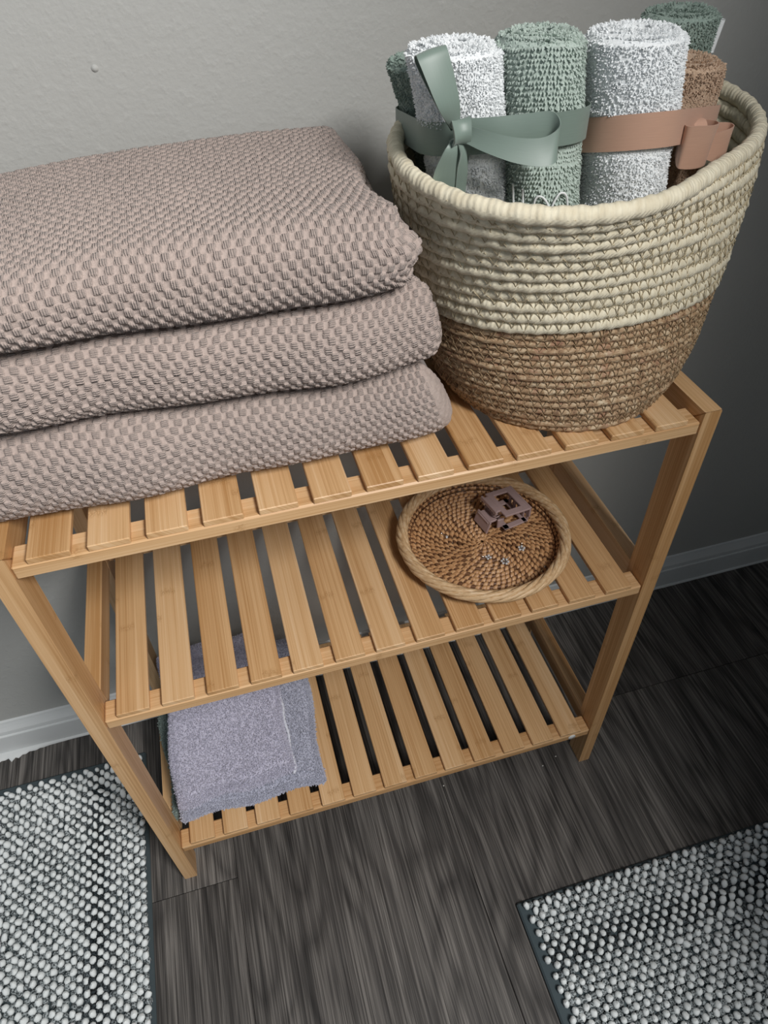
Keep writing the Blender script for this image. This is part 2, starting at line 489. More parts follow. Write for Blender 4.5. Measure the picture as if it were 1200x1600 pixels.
for k, z in enumerate((Z1, Z2, Z3)):
    rails[k] = wood('rail', (XL + 0.0006, 0.0006, z - 0.0225), (XR - 0.0006, 0.0288, z - 0.0068), 0, rack, b=0.0018, loc=(0.32, 0.015, z))
    wood('rail', (XL + 0.0006, D - 0.0288, z - 0.0225), (XR - 0.0006, D - 0.0006, z - 0.0068), 0, rack, b=0.0018, loc=(0.32, D - 0.015, z))
    for i in range(13):
        e = random.uniform(-0.0006, 0.0006)
        x0 = i * 0.05 + e
        wood('slat', (x0, 0.0002 + random.uniform(0, 0.001), z - 0.0068), (x0 + 0.0362, D - 0.0004, z), 1, rack, loc=(x0, 0.0, z), b=0.0008)
# round paper sticker on the lowest front rail
sx, sz = 0.6215, Z3 - 0.0146
th = np.linspace(0, 2 * PI, 24, endpoint=False)
V = [[sx, -0.0002, sz]] + [[sx + 0.0062 * math.cos(a), -0.0002, sz + 0.0062 * math.sin(a)] for a in th] + [[sx + 0.0063 * math.cos(a), 0.0007, sz + 0.0063 * math.sin(a)] for a in th]
st = part('sticker', V, [[[0, 1 + i, 1 + (i + 1) % 24] for i in range(24)], [[1 + i, 25 + i, 25 + (i + 1) % 24, 1 + (i + 1) % 24] for i in range(24)]], mat_plain('sticker_paper', (0.75, 0.75, 0.73), 0.5), rails[2])
st['label'] = 'small round white sticker with a grey check mark'

# ------------------------------------------------------------------ rope basket
BX, BY = 0.5464, 0.1336                       # foot centre
RX, RY, RZ = 0.5403, 0.1315, 0.2497            # rim centre above the shelf
_pz = np.array([0.0, 0.012, 0.05, 0.10, 0.15, 0.20, 0.2497])
_pr = np.array([0.114, 0.1235, 0.1300, 0.1315, 0.1366, 0.1455, 0.1540])
_zz = np.linspace(0, RZ, 400)
_rs = np.convolve(np.pad(np.interp(_zz, _pz, _pr), 20, 'edge'), np.ones(41) / 41, 'valid')
def bas(s, th, off=0.0):
    """point on the basket wall (world); s 0 foot..1 rim"""
    q = s * (1 - s)
    r = np.interp(s * RZ, _zz, _rs) + off + 0.0015 + (s * s * 0.0158 + q * 0.0587) * np.cos(2 * th) + (s * s * 0.0281 - q * 0.0155) * np.sin(2 * th)
    cx = BX + s * (RX - BX); cy = BY + s * (RY - BY)
    dx, dy = r * np.cos(th), r * np.sin(th)
    return np.stack([cx + dx, cy + dy, Z1 + 0.0045 + s * (RZ - 0.0105) + (-s * 0.0214 + q * 0.0045) * dx + (s * 0.080 - q * 0.3304) * dy * np.clip(s / 0.12, 0, 1)], -1)
basket = thing('rope_basket', (BX, BY, Z1), 'two-tone woven basket, cream cotton rope above brown seagrass, full of rolled washcloths', 'basket')
M_rope, M_sea = mat_rope(), mat_seagrass()
NC, NB = 27, 15
na, nb_ = 400, 10
th = np.linspace(0, 2 * PI, na, endpoint=False); ph = np.linspace(0, 2 * PI, nb_, endpoint=False)
ss = np.r_[np.linspace(0, 0.418, NB), np.linspace(0.462, 1, NC - NB)]
for k, s in enumerate(ss):
    cream = k >= NB
    r0 = 0.0062 if cream else 0.0042
    if k == NC - 1: r0 = 0.0072
    wob = 0.0006 * np.sin(3 * th + k * 1.7) + 0.0005 * np.sin(7 * th + k * 2.9)
    C0 = bas(s, th, wob)
    N0 = np.stack([np.cos(th), np.sin(th), 0 * th], -1)
    up = np.array([0, 0, 1.0])
    per = 150 if cream else 110
    A, PH = np.meshgrid(th, ph, indexing='ij')
    if cream:
        rad = r0 * (1 + 0.065 * np.cos(per * A * 0.5 + PH + k) + 0.05 * np.cos(2 * PH - 37 * A + k))
    else:
        lump = np.convolve(np.tile(rng.random(na), 3), np.ones(7) / 7, 'same')[na:2 * na]
        rad = r0 * (0.90 + 0.30 * (lump - 0.5)[:, None] + 0.09 * np.cos(2 * PH + 60 * A + k * 2.1) + 0.06 * np.cos(3 * PH - 33 * A))
    V = C0[:, None] + rad[..., None] * (np.cos(PH)[..., None] * N0[:, None] + np.sin(PH)[..., None] * up)
    uv = np.stack([A * 0.16 + k * 1.37, PH / (2 * PI)], -1).reshape(-1, 2)
    part('rope_coil' if cream else 'seagrass_coil', V.reshape(-1, 3), grid_faces(na, nb_, True, True), M_rope if cream else M_sea, basket, uv=uv)
# zigzag sewing thread between neighbouring coils
def sewing(rows, nz, mat, name, r):
    out = []
    for k in rows:
        n = nz * 2
        a = np.linspace(0, 2 * PI, n, endpoint=False) + k * 0.31
        s0, s1 = ss[k], ss[min(k + 1, NC - 1)]
        t = np.where(np.arange(n) % 2 == 0, 0.0, 1.0) + rng.normal(0, 0.10, n)
        P = []
        for i in range(n):
            j = (i + 1) % n
            a2 = a[j] if j else a[0] + 2 * PI
            for f in (0.0, 0.33, 0.66):
                tt = t[i] + (t[j] - t[i]) * f; aa = a[i] + (a2 - a[i]) * f
                o = (0.0064 if k >= NB else 0.0046) - 0.0020 * math.exp(-((tt - 0.5) / 0.22) ** 2)
                P.append(bas(s0 + (s1 - s0) * tt, np.array(aa), o))
        out.append(tube(np.array(P), r, 3, closed=True))
    V, F = join(out)
    tag(part(name, V, F, mat, basket), kind='stuff')
sewing(range(NB, NC - 1), 88, mat_plain('cream_thread', (0.56, 0.47, 0.31), 0.8), 'sewing_thread', 0.00048)
sewing(range(0, NB), 96, mat_plain('brown_thread', (0.40, 0.28, 0.16), 0.7), 'sewing_thread', 0.0005)
# flat coiled base
P = []
for r_ in np.linspace(0.006, 0.115, 12):
    P.append(tube(np.array([[BX + r_ * math.cos(a), BY + r_ * math.sin(a), Z1 + 0.0052] for a in np.linspace(0, 2 * PI, 60, endpoint=False)]), 0.005, 6, True))
V, F = join(P)
part('basket_base', V, F, M_sea, basket, uv=np.stack([np.arctan2(V[:, 1] - BY, V[:, 0] - BX) * 0.1, V[:, 2] * 40], 1))

# ------------------------------------------------------------------ stack of bath towels
def bas_left(y, z):
    """x of the basket's left side at depth y, height z"""
    s = np.clip((z - Z1) / RZ, 0, 1)
    th = np.linspace(PI * 0.5, PI * 1.5, 61)
    P = bas(s[:, None], th[None], 0.0075)
    out = np.full(len(y), 9.0)
    for i in range(len(y)):
        yy = P[i, :, 1]
        if yy.min() < y[i] < yy.max():
            out[i] = np.interp(y[i], yy[::-1], P[i, :, 0][::-1])
        else:
            out[i] = P[i, :, 0].min() + 0.05 + 6 * max(yy.min() - y[i], y[i] - yy.max(), 0)
    return out
def bath_towel(label, x0, x1, yf, yb, z0f, z1f, mat, dense, ribs, seed, hem=False, lobes=0.0, lean=0.02, cell=(0.0104, 0.0122)):
    """folded towel: stadium section in (y,z) swept along x.  z0f, z1f: functions of x,y"""
    g = np.random.default_rng(seed)
    t = thing('bath_towel', (0.15, 0.16, float(z0f(0.15, 0.1))), label, 'towel', 'stacked taupe bath towels')
    z0, z1 = float(z0f(0.15, 0.1)), float(z1f(0.15, 0.1)); h = z1 - z0
    rt, rb = 0.47 * h, 0.40 * h
    # closed section path, starting under the back, running forward, up the front fold, back over the top
    P = [(yb - rb, 0.0), (yf + rb, 0.0)]
    P += [(yf + rb - rb * math.sin(a), (rb - rb * math.cos(a)) / h) for a in np.linspace(0, PI / 2, 30)[1:]]
    P += [(yf + rt - rt * math.cos(a), (h - rt + rt * math.sin(a)) / h) for a in np.linspace(0, PI / 2, 30)]
    P += [(yb - rt + rt * math.sin(a), (h - rt + rt * math.cos(a)) / h) for a in np.linspace(0, PI / 2, 20)]
    P += [(yb - rb + rb * math.sin(a), (rb - rb * math.cos(a)) / h) for a in np.linspace(PI / 2, 0, 20)[:-1]]
    P = np.array(P); Q = P * [1, h]
    seg = np.r_[0, np.cumsum(np.hypot(*np.diff(np.vstack([Q, Q[:1]]), axis=0).T))]
    Ltot = seg[-1]
    a_front = seg[1]                             # arc where the front fold begins
    d0, d1 = a_front - 0.004 + dense[0], a_front + dense[1]
    step = 0.00095
    sv = np.unique(np.r_[np.arange(0, d0, 0.012), np.arange(d0, d1, step), np.arange(d1, Ltot - 0.006, 0.012)])
    Pc = np.vstack([P, P[:1]])
    yy = np.interp(sv, seg, Pc[:, 0]); zz = np.interp(sv, seg, Pc[:, 1])
    # inward normals of the section
    ty = np.gradient(yy); tz = np.gradient(zz * h)
    xv = np.r_[np.linspace(x0, x0 + 0.02, 6), np.arange(x0 + 0.021, x1 - 0.020, step), x1 - 0.020 + 0.020 * np.sin(np.linspace(0, PI / 2, 34))]
    re_ = 0.020
    def inset(x):
        a = np.clip((x - (x1 - re_)) / re_, 0, 1); b = np.clip(((x0 + 0.02) - x) / 0.02, 0, 1)
        return h * 0.27 * (1 - np.sqrt(1 - a * a * 0.985)) + h * 0.3 * (1 - np.sqrt(1 - b * b * 0.98))
    X, SV = np.meshgrid(xv, sv, indexing='ij')
    ins = inset(X)
    cyc = 0.5 * (yf + yb)
    Y = yy[None] + np.sign(cyc - yy)[None] * np.minimum(ins, np.abs(cyc - yy)[None])
    Zf = zz[None] + (0.5 - zz)[None] * 2 * np.minimum(ins / h, 0.36)
    # irregular fold line of the front, sag of the top
    bow = 0.0035 * np.sin(X * 21 + seed) + 0.002 * np.sin(X * 47 + seed * 2) + 0.16 * np.clip(X - 0.28, 0, 1) ** 1.4 * 2.0 + 0.05 * np.clip(0.03 - X, 0, 1)
    Y = Y + bow * np.clip((yb - Y) / (yb - yf), 0, 1) ** 1.5
    zlo, zhi = z0f(X, Y), z1f(X, Y)
    Z = zlo + (zhi - zlo) * Zf
    endw = lobes * np.cos(2 * PI * (Zf * h) / 0.034 + 0.5) * np.clip((X - x1 + 0.06) / 0.06, 0, 1)
    Xw = X + endw - lean * np.clip((X - 0.25) / (x1 - 0.25), 0, 1) ** 2 * Zf
    # keep clear of the basket
    lim = bas_left(Y.ravel()[::1], Z.ravel()) if False else None
    ylin = np.linspace(-0.02, 0.32, 60); zlin = np.linspace(Z1, Z1 + 0.26, 27)
    T = np.stack([bas_left(ylin, np.full(60, z)) for z in zlin])
    iy = np.clip((Y + 0.02) / 0.34 * 59, 0, 58.999); iz = np.clip((Z - Z1) / 0.26 * 26, 0, 25.999)
    a, b = iy.astype(int), iz.astype(int); fa, fb = iy - a, iz - b
    lim = (T[b, a] * (1 - fa) + T[b, a + 1] * fa) * (1 - fb) + (T[b + 1, a] * (1 - fa) + T[b + 1, a + 1] * fa) * fb - 0.0045
    sc = np.minimum((lim - 0.22) / (x1 + lobes - 0.22), 1.0)
    Xw = np.where(Xw > 0.22, 0.22 + (Xw - 0.22) * sc, Xw)
    V = np.stack([Xw, Y, Z], -1)
    # woven relief
    du = np.gradient(V, axis=0); dv = np.gradient(V, axis=1)
    N = unit(np.cross(du, dv)); 
    ctr = V.mean((0, 1))
    if ((V - ctr) * N).sum(-1).mean() < 0: N = -N
    pu, pv = cell
    jx = 0.0012 * np.sin(SV * 61 + seed) + 0.0009 * np.sin(SV * 133 + X * 9) + 0.004 * np.sin(SV * 9)
    js = 0.0016 * np.sin(X * 23 + seed) + 0.0010 * np.sin(X * 71 + 2) + 0.02 * X
    row = np.floor((SV + js) / (pv / 2)); fv = (SV + js) / (pv / 2) - row
    col = (X + jx) / pu + 0.5 * (row % 2) + 0.07 * np.sin(row * 2.3 + seed)
    fu = col - np.floor(col)
    sm = lambda t_: np.clip(t_, 0, 1) ** 2 * (3 - 2 * np.clip(t_, 0, 1))
    e = 0.055
    mu = sm(fu / e) * sm((0.60 - fu) / e)
    mv = sm(fv / 0.09) * sm((1.0 - fv) / 0.09)
    msk = mu * mv
    cellr = (np.sin(np.floor(col) * 12.9898 + row * 78.233 + seed) * 43758.5453) % 1.0
    dn = ((SV > d0 + 0.002) & (SV < d1 - 0.002) & (X > x0 + 0.004))
    if hem: msk = msk * sm((x1 - 0.020 - X) / 0.004)
    hgt = msk * (0.0014 + 0.0007 * cellr) + 0.0004 * np.sin(fu * 2 * PI) * (1 - msk)
    V = V + N * (hgt * dn)[..., None]
    fz = g.normal(0, 0.00013, V.shape[:2]); V = V + N * (fz * dn)[..., None]
    n0, n1 = V.shape[:2]
    F = grid_faces(n0, n1, False, True)
    VV = V.reshape(-1, 3)
    c0, c1 = len(VV), len(VV) + 1
    VV = np.vstack([VV, V[0].mean(0) + [-0.001, 0, 0], V[-1].mean(0) + [0.0006, 0, 0]])
    i = np.arange(n1); j = (i + 1) % n1
    T3 = np.vstack([np.stack([np.full(n1, c0), j, i], 1), np.stack([np.full(n1, c1), (n0 - 1) * n1 + i, (n0 - 1) * n1 + j], 1)])
    uv = np.stack([X, SV], -1).reshape(-1, 2); uv = np.vstack([uv, [[x0, 0], [x1, 0]]])
    tone = np.r_[(msk * dn).ravel(), 0, 0]
    # orientation check
    f0 = F[len(F) // 2]; nn = np.cross(VV[f0[1]] - VV[f0[0]], VV[f0[3]] - VV[f0[0]])
    if nn @ (VV[f0[0]] - ctr) < 0: F = F[:, ::-1]; T3 = T3[:, ::-1]
    part('folded_cloth', VV, [F, T3], mat, t, uv=uv, col=np.repeat(tone[:, None], 3, 1))
    return t
TAU = lin(184, 168, 160)
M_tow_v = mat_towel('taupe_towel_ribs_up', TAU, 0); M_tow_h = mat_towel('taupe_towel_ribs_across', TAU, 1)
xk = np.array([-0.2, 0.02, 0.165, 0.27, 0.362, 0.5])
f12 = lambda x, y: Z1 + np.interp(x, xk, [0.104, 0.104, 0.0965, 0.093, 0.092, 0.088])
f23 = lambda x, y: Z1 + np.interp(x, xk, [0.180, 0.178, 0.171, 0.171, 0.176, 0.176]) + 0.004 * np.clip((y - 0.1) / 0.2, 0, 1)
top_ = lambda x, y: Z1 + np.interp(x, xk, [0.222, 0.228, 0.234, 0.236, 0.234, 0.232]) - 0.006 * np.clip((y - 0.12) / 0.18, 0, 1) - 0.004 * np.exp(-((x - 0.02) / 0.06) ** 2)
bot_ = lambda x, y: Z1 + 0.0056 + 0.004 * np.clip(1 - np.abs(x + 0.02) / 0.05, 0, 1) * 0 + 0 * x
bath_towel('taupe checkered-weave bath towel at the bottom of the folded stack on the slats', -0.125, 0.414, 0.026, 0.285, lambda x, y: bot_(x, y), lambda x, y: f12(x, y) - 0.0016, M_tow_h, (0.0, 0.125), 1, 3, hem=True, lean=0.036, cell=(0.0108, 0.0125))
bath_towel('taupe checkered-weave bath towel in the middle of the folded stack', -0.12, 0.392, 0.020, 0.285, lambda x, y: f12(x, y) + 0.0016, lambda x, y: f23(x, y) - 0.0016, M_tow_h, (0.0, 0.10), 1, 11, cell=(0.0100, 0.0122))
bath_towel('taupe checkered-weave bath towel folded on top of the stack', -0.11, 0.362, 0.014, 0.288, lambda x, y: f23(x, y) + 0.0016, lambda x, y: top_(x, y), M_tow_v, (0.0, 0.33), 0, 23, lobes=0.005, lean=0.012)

# ------------------------------------------------------------------ rolled washcloths in the basket
ZT = Z1 + 0.0105
WHITE0, WHITE1 = (0.80, 0.82, 0.83), (0.90, 0.92, 0.93)
M_white = mat_cloth('white_terry', WHITE0, WHITE1)
M_sage = mat_cloth('sage_terry', lin(168, 182, 173), lin(192, 204, 196))
M_dsage = mat_cloth('deep_sage_terry', lin(128, 145, 136), lin(156, 171, 162))
M_tan = mat_cloth('tan_terry', lin(172, 145, 122), lin(206, 180, 156))
rolls = {}
def roll(label, key, bot, top, ztop, r0, r1, mat, style, dens=1.0, flap=0.6, bandz=1.012, group='rolled washcloths in the basket'):
    """rolled cloth standing in the basket; bot/top (x,y) of its axis at ZT and at ztop"""
    zt = Z1 + ztop
    t = thing('rolled_washcloth', (bot[0], bot[1], ZT), label, 'washcloth', group)
    ax = lambda z: (bot[0] + (top[0] - bot[0]) * (z - ZT) / (zt - ZT), bot[1] + (top[1] - bot[1]) * (z - ZT) / (zt - ZT))
    rolls[key] = (ax, lambda z: r0 + (r1 - r0) * np.clip((z - ZT) / (zt - ZT), 0, 1))
    nph, nz = 56, 44
    phv = np.linspace(0, 2 * PI, nph, endpoint=False)
    def rad(p, z):
        q = (p - flap) % (2 * PI)
        base = r0 + (r1 - r0) * (z - ZT) / (zt - ZT)
        return base * (0.93 + 0.055 * q / (2 * PI)) + 0.0007 * np.sin(3 * p + z * 40) + 0.0006 * np.sin(z * 95 + 2 * p)
    zs_ = np.linspace(ZT, zt - 0.006, nz)
    V = []
    for z in zs_:
        c = ax(z); r = rad(phv, z)
        V.append(np.stack([c[0] + r * np.cos(phv), c[1] + r * np.sin(phv), np.full(nph, z)], 1))
    # rounded, spirally wound top
    for k, f in enumerate((0.97, 0.90, 0.78, 0.64, 0.48, 0.32, 0.16)):
        z = zt - 0.006 + 0.006 * math.sqrt(max(0, 1 - f ** 4)); c = ax(z); r = rad(phv, z) * f
        sp_ = 0.0017 * np.sin((f * 4.2 + phv / (2 * PI)) * 2 * PI) * (k > 0) - 0.006 * (f < 0.3)
        V.append(np.stack([c[0] + r * np.cos(phv), c[1] + r * np.sin(phv), z + sp_], 1))
    V = np.array(V); n0 = len(V)
    VV = V.reshape(-1, 3); c = ax(zt)
    VV = np.vstack([VV, [c[0], c[1], zt - 0.005], [bot[0], bot[1], ZT]])
    i = np.arange(nph); j = (i + 1) % nph
    F = [grid_faces(n0, nph, False, True)[:, ::-1], np.vstack([np.stack([np.full(nph, n0 * nph), (n0 - 1) * nph + i, (n0 - 1) * nph + j], 1), np.stack([np.full(nph, n0 * nph + 1), j, i], 1)])]
    part('rolled_cloth', VV, F, mat, t)
    # pile of little loops on the part that stands clear of the basket
    zlo = Z1 + 0.15
    up = np.array([0, 0, 1.0])
    if style == 'knit':
        rows = np.arange(zlo, zt - 0.004, 0.0034); per = int(2 * PI * r1 / 0.00245 * dens)
        z = np.repeat(rows, per); p = np.tile(np.linspace(0, 2 * PI, per, endpoint=False), len(rows)) + np.repeat(rng.random(len(rows)) * 6, per)
        z = z + 0.0011 * np.sin(3 * p + 1) + rng.normal(0, 0.0003, len(z)); p = p + rng.normal(0, 0.012, len(p))
        ln = rng.uniform(0.0028, 0.0034, len(z)); wd = 0.0023
    else:
        n = int(2 * PI * r1 * (zt - zlo) / 0.00145 ** 2 * dens)
        z = rng.uniform(zlo, zt - 0.004, n); p = rng.uniform(0, 2 * PI, n)
        ln = rng.uniform(0.0013, 0.0024, n) if style == 'fluffy' else rng.uniform(0.0012, 0.0019, n); wd = 0.0015 if style == 'fluffy' else 0.0013
    c = np.stack(ax(z), 1); r = rad(p, z)
    N = np.stack([np.cos(p), np.sin(p), 0.05 + 0 * p], 1)
    P = np.stack([c[:, 0] + r * np.cos(p), c[:, 1] + r * np.sin(p), z], 1)
    if style == 'knit':
        T = unit(-up + 0.25 * rng.normal(0, 1, P.shape))
    else:
        T = unit(rng.normal(0, 1, P.shape) - 0.4 * up)
    if style == 'knit': N = unit(N * 0.55 + 0.1 * rng.normal(0, 1, N.shape))
    # top face
    n2 = int(PI * r1 ** 2 / 0.0015 ** 2 * dens)
    q = np.sqrt(rng.random(n2)); p2 = rng.uniform(0, 2 * PI, n2)
    z2 = zt - 0.006 + 0.006 * np.sqrt(np.maximum(0, 1 - q ** 4)) + 0.0017 * np.sin((q * 4.2 + p2 / (2 * PI)) * 2 * PI) - 0.006 * (q < 0.3)
    c2 = np.stack(ax(z2), 1); r2 = rad(p2, z2) * q * 0.98
    P = np.vstack([P, np.stack([c2[:, 0] + r2 * np.cos(p2), c2[:, 1] + r2 * np.sin(p2), z2], 1)])
    N = np.vstack([unit(N), unit(np.stack([np.cos(p2) * q, np.sin(p2) * q, np.full(n2, 0.9)], 1))])
    T = np.vstack([T, unit(rng.normal(0, 1, (n2, 3)))])
    ln = np.r_[np.where(np.abs(z - bandz) < 0.014, ln * 0.45, ln), rng.uniform(0.0013, 0.0022, n2)]
    V, F = tufts(P, N, T, ln, wd)
    tag(part('terry_pile', V, F, mat, t, smooth=False), kind='stuff')
    return t
roll('small deep sage rolled washcloth leaning over the left rim of the basket', 'ds', (0.500, 0.190), (0.407, 0.167), 0.300, 0.026, 0.0345, M_dsage, 'terry')
wl = roll('white rolled washcloth tied with the sage ribbon', 'wl', (0.462, 0.113), (0.407, 0.100), 0.321, 0.027, 0.0360, M_white, 'fluffy', flap=4.0)
sg = roll('light sage rolled washcloth with rows of loops and white stitched letters', 'sg', (0.502, 0.068), (0.470, 0.090), 0.325, 0.029, 0.0325, M_sage, 'knit', flap=3.0)
roll('thin tan rolled washcloth between the sage and the large white roll', 't1', (0.535, 0.137), (0.532, 0.150), 0.300, 0.026, 0.0285, M_tan, 'terry')
w2 = roll('large white rolled washcloth wrapped by the tan ribbon', 'w2', (0.580, 0.076), (0.5460, 0.085), 0.322, 0.032, 0.0385, M_white, 'fluffy', flap=5.2)
roll('tan rolled washcloth to the right of the large white roll', 't2', (0.628, 0.120), (0.6155, 0.115), 0.292, 0.026, 0.0325, M_tan, 'terry', flap=3.6)
gr = roll('deep sage rolled washcloth at the back right of the basket', 'gr', (0.612, 0.186), (0.640, 0.170), 0.316, 0.028, 0.0335, M_dsage, 'terry')
# white edge of the cloth showing on the back right roll, and its stitching
def on_roll(key, p, z, off):
    ax, rr = rolls[key]; c = ax(z); r = rr(z) * 0.985 + off
    return np.array([c[0] + r * math.cos(p), c[1] + r * math.sin(p), z])
M_thread = mat_plain('white_stitching', (0.82, 0.84, 0.84), 0.7)
def stitch(name, key, strokes, parent, r=0.00095, off=0.0036):
    """strokes: lists of (angle, z above shelf)"""
    out = []
    for st_ in strokes:
        P = np.array([on_roll(key, a, Z1 + z, off) for a, z in st_])
        P = smooth_path(P, 6 * len(P)) if len(P) > 2 else np.array([P[0] + (P[1] - P[0]) * f for f in np.linspace(0, 1, 8)])
        out.append(tube(P, r, 6))
    V, F = join(out)
    o = part(name, V, F, M_thread, parent); o['label'] = 'white stitched lettering'
d = math.radians
heart = [(d(a), z + 0.006) for a, z in ((244, 0.160), (237, 0.190), (236, 0.208), (240, 0.2155), (247, 0.2160), (253, 0.212), (258, 0.2065), (264, 0.213), (271, 0.2180), (279, 0.2165), (283, 0.209), (281, 0.190), (274, 0.160))]
stitch('embroidery', 'sg', [[(d(206), 0.165), (d(206), 0.2285)], [(d(222), 0.165), (d(221), 0.2265)], heart], sg)
stitch('embroidery', 'gr', [[(d(262), 0.12), (d(262), 0.205)], [(d(288), 0.12), (d(288), 0.213)]], gr)
V, F = tube(smooth_path(np.array([on_roll('gr', d(325), Z1 + z, 0.0012) for z in (0.286, 0.293, 0.300, 0.306, 0.310)]), 18), 0.0030, 8)
o = part('edge_binding', V, F, M_white, gr); o['label'] = 'white edge of the cloth'

# ------------------------------------------------------------------ satin ribbons
def strip(path, wid, th=0.0007, n=40, closed=False, fold=0.0):
    """ribbon: path (k,3), wid (k,3) half-width vectors -> thin closed section with a soft cup"""
    P = smooth_path(path, n, closed); W = smooth_path(wid, n, closed)
    T = np.roll(P, -1, 0) - np.roll(P, 1, 0) if closed else np.gradient(P, axis=0)
    N = unit(np.cross(unit(T), W))
    m_ = 9; q = np.linspace(-1, 1, m_)
    cup = fold * (q * q - 0.4)
    top = P[:, None] + q[None, :, None] * W[:, None] + (th / 2 + cup)[None, :, None] * N[:, None]
    bot = P[:, None] + q[None, :, None] * W[:, None] + (-th / 2 + cup)[None, :, None] * N[:, None]
    n_ = len(P); f = grid_faces(n_, m_, closed)
    sheets = [(top.reshape(-1, 3), f), (bot.reshape(-1, 3), f[:, ::-1])]
    for c_, fl in ((0, False), (m_ - 1, True)):              # long edges, kept crisp
        e = np.stack([top[:, c_], bot[:, c_]], 1).reshape(-1, 3)
        fe = grid_faces(n_, 2, closed)
        sheets.append((e, fe[:, ::-1] if fl else fe))
    if not closed:
        for r_, fl in ((0, False), (n_ - 1, True)):
            e = np.stack([top[r_], bot[r_]], 1).reshape(-1, 3); fe = grid_faces(m_, 2)
            sheets.append((e, fe if fl else fe[:, ::-1]))
    L_ = np.r_[0, np.cumsum(np.linalg.norm(np.diff(P, axis=0), axis=1))]
    u_ = np.stack([np.repeat(L_, m_), np.tile(q * 0.012, n_)], 1)
    V, F = join(sheets)
    uv = np.zeros((len(V), 2)); uv[:len(u_)] = u_; uv[len(u_):2 * len(u_)] = u_
    return V, F, uv
def hull_band(keys, zc, off, slope=(0, 0)):
    pts = []
    for k in keys:
        ax, rr = rolls[k]; c = ax(zc); r = float(rr(zc)) * 0.985 + off
        pts += [(c[0] + r * math.cos(a), c[1] + r * math.sin(a)) for a in np.linspace(0, 2 * PI, 48, endpoint=False)]
    pts = sorted(set(pts)); h = []
    for seq in (pts, pts[::-1]):
        s_ = []
        for p in seq:
            while len(s_) > 1 and (s_[-1][0] - s_[-2][0]) * (p[1] - s_[-2][1]) - (s_[-1][1] - s_[-2][1]) * (p[0] - s_[-2][0]) <= 0: s_.pop()
            s_.append(p)
        h += s_[:-1]
    h = np.array(h); seg = np.r_[0, np.cumsum(np.linalg.norm(np.diff(np.vstack([h, h[:1]]), axis=0), axis=1))]
    t_ = np.linspace(0, seg[-1], 90, endpoint=False); hc = np.vstack([h, h[:1]])
    return np.stack([np.interp(t_, seg, hc[:, 0]), np.interp(t_, seg, hc[:, 1])], 1)
M_rs = mat_satin('sage_satin', lin(122, 138, 129)); M_rt = mat_satin('tan_satin', lin(198, 158, 136))
def ribbon_part(name, path, wid, mat, parent, n=40, closed=False, fold=0.0, th=0.0007):
    V, F, uv = strip(np.array(path, float), np.array(wid, float), th, n, closed, fold)
    return part(name, V, F, mat, parent, uv=uv)
def band(parent, keys, z, hw, mat, tilt):
    h = hull_band(keys, z, 0.0036)
    P = np.c_[h, z + tilt[0] * (h[:, 0] - h[:, 0].mean()) + tilt[1] * (h[:, 1] - h[:, 1].mean())]
    ctr = P.mean(0)
    W = np.tile([0, 0, hw], (len(P), 1)) + 0.0 * P
    V, F, uv = strip(P, W, 0.0007, 180, True)
    part('ribbon_band', V, F, mat, parent, uv=uv)
rs = thing('satin_ribbon', (0.40, 0.06, 1.0), 'sage green satin ribbon tied in a bow round the left rolls', 'ribbon')
band(rs, ('ds', 'wl', 'sg'), 1.0145, 0.0118, M_rs, (0.02, -0.14))
K = np.array([0.3945, 0.0520, 1.0310])
ribbon_part('bow_loop', [K + [-.002, .002, .002], [0.3835, 0.044, 1.052], [0.3745, 0.050, 1.078], [0.3735, 0.0565, 1.0825], [0.375, 0.0615, 1.076], [0.387, 0.0605, 1.050], K + [0, .006, 0]],
            [[.004, .001, -.001], [.0085, .002, .001], [.0105, .001, .002], [.0105, .001, .002], [.0105, .001, .002], [.0085, .002, .001], [.004, 0, 0]], M_rs, rs, 60, fold=0.0008)
ribbon_part('bow_loop', [K + [.003, -.002, 0], [0.410, 0.040, 1.027], [0.430, 0.030, 1.0215], [0.449, 0.024, 1.0200], [0.4605, 0.025, 1.0245], [0.4600, 0.037, 1.0310], [0.444, 0.0415, 1.0315], [0.420, 0.0460, 1.0325], K + [.004, .004, .002]],
            [[.000, .001, .0055], [.001, .001, .0065], [.001, .003, .0075], [.001, .004, .0085], [.001, .003, .0105], [.000, .001, .0105], [0, .001, .0095], [0, .001, .0075], [0, 0, .0055]], M_rs, rs, 80, fold=0.0006)
ribbon_part('ribbon_tail', [K + [-.001, -.001, -.003], [0.3915, 0.048, 1.019], [0.3900, 0.0515, 1.005], [0.3905, 0.0560, 0.990], [0.3925, 0.0600, 0.972]],
            [[.0050, .001, .001], [.0095, .002, -.002], [.0135, .001, -.001], [.0140, .001, -.001], [.0135, .001, -.002]], M_rs, rs, 40, fold=-0.0012)
ribbon_part('ribbon_tail', [K + [.001, .001, -.004], [0.3985, 0.050, 1.019], [0.3990, 0.0545, 1.008], [0.4000, 0.0590, 0.994], [0.4010, 0.0625, 0.975]],
            [[.0035, .003, .001], [.0055, .005, 0], [.006, .005, 0], [.006, .005, 0], [.006, .004, 0]], M_rs, rs, 30, fold=0.0015)
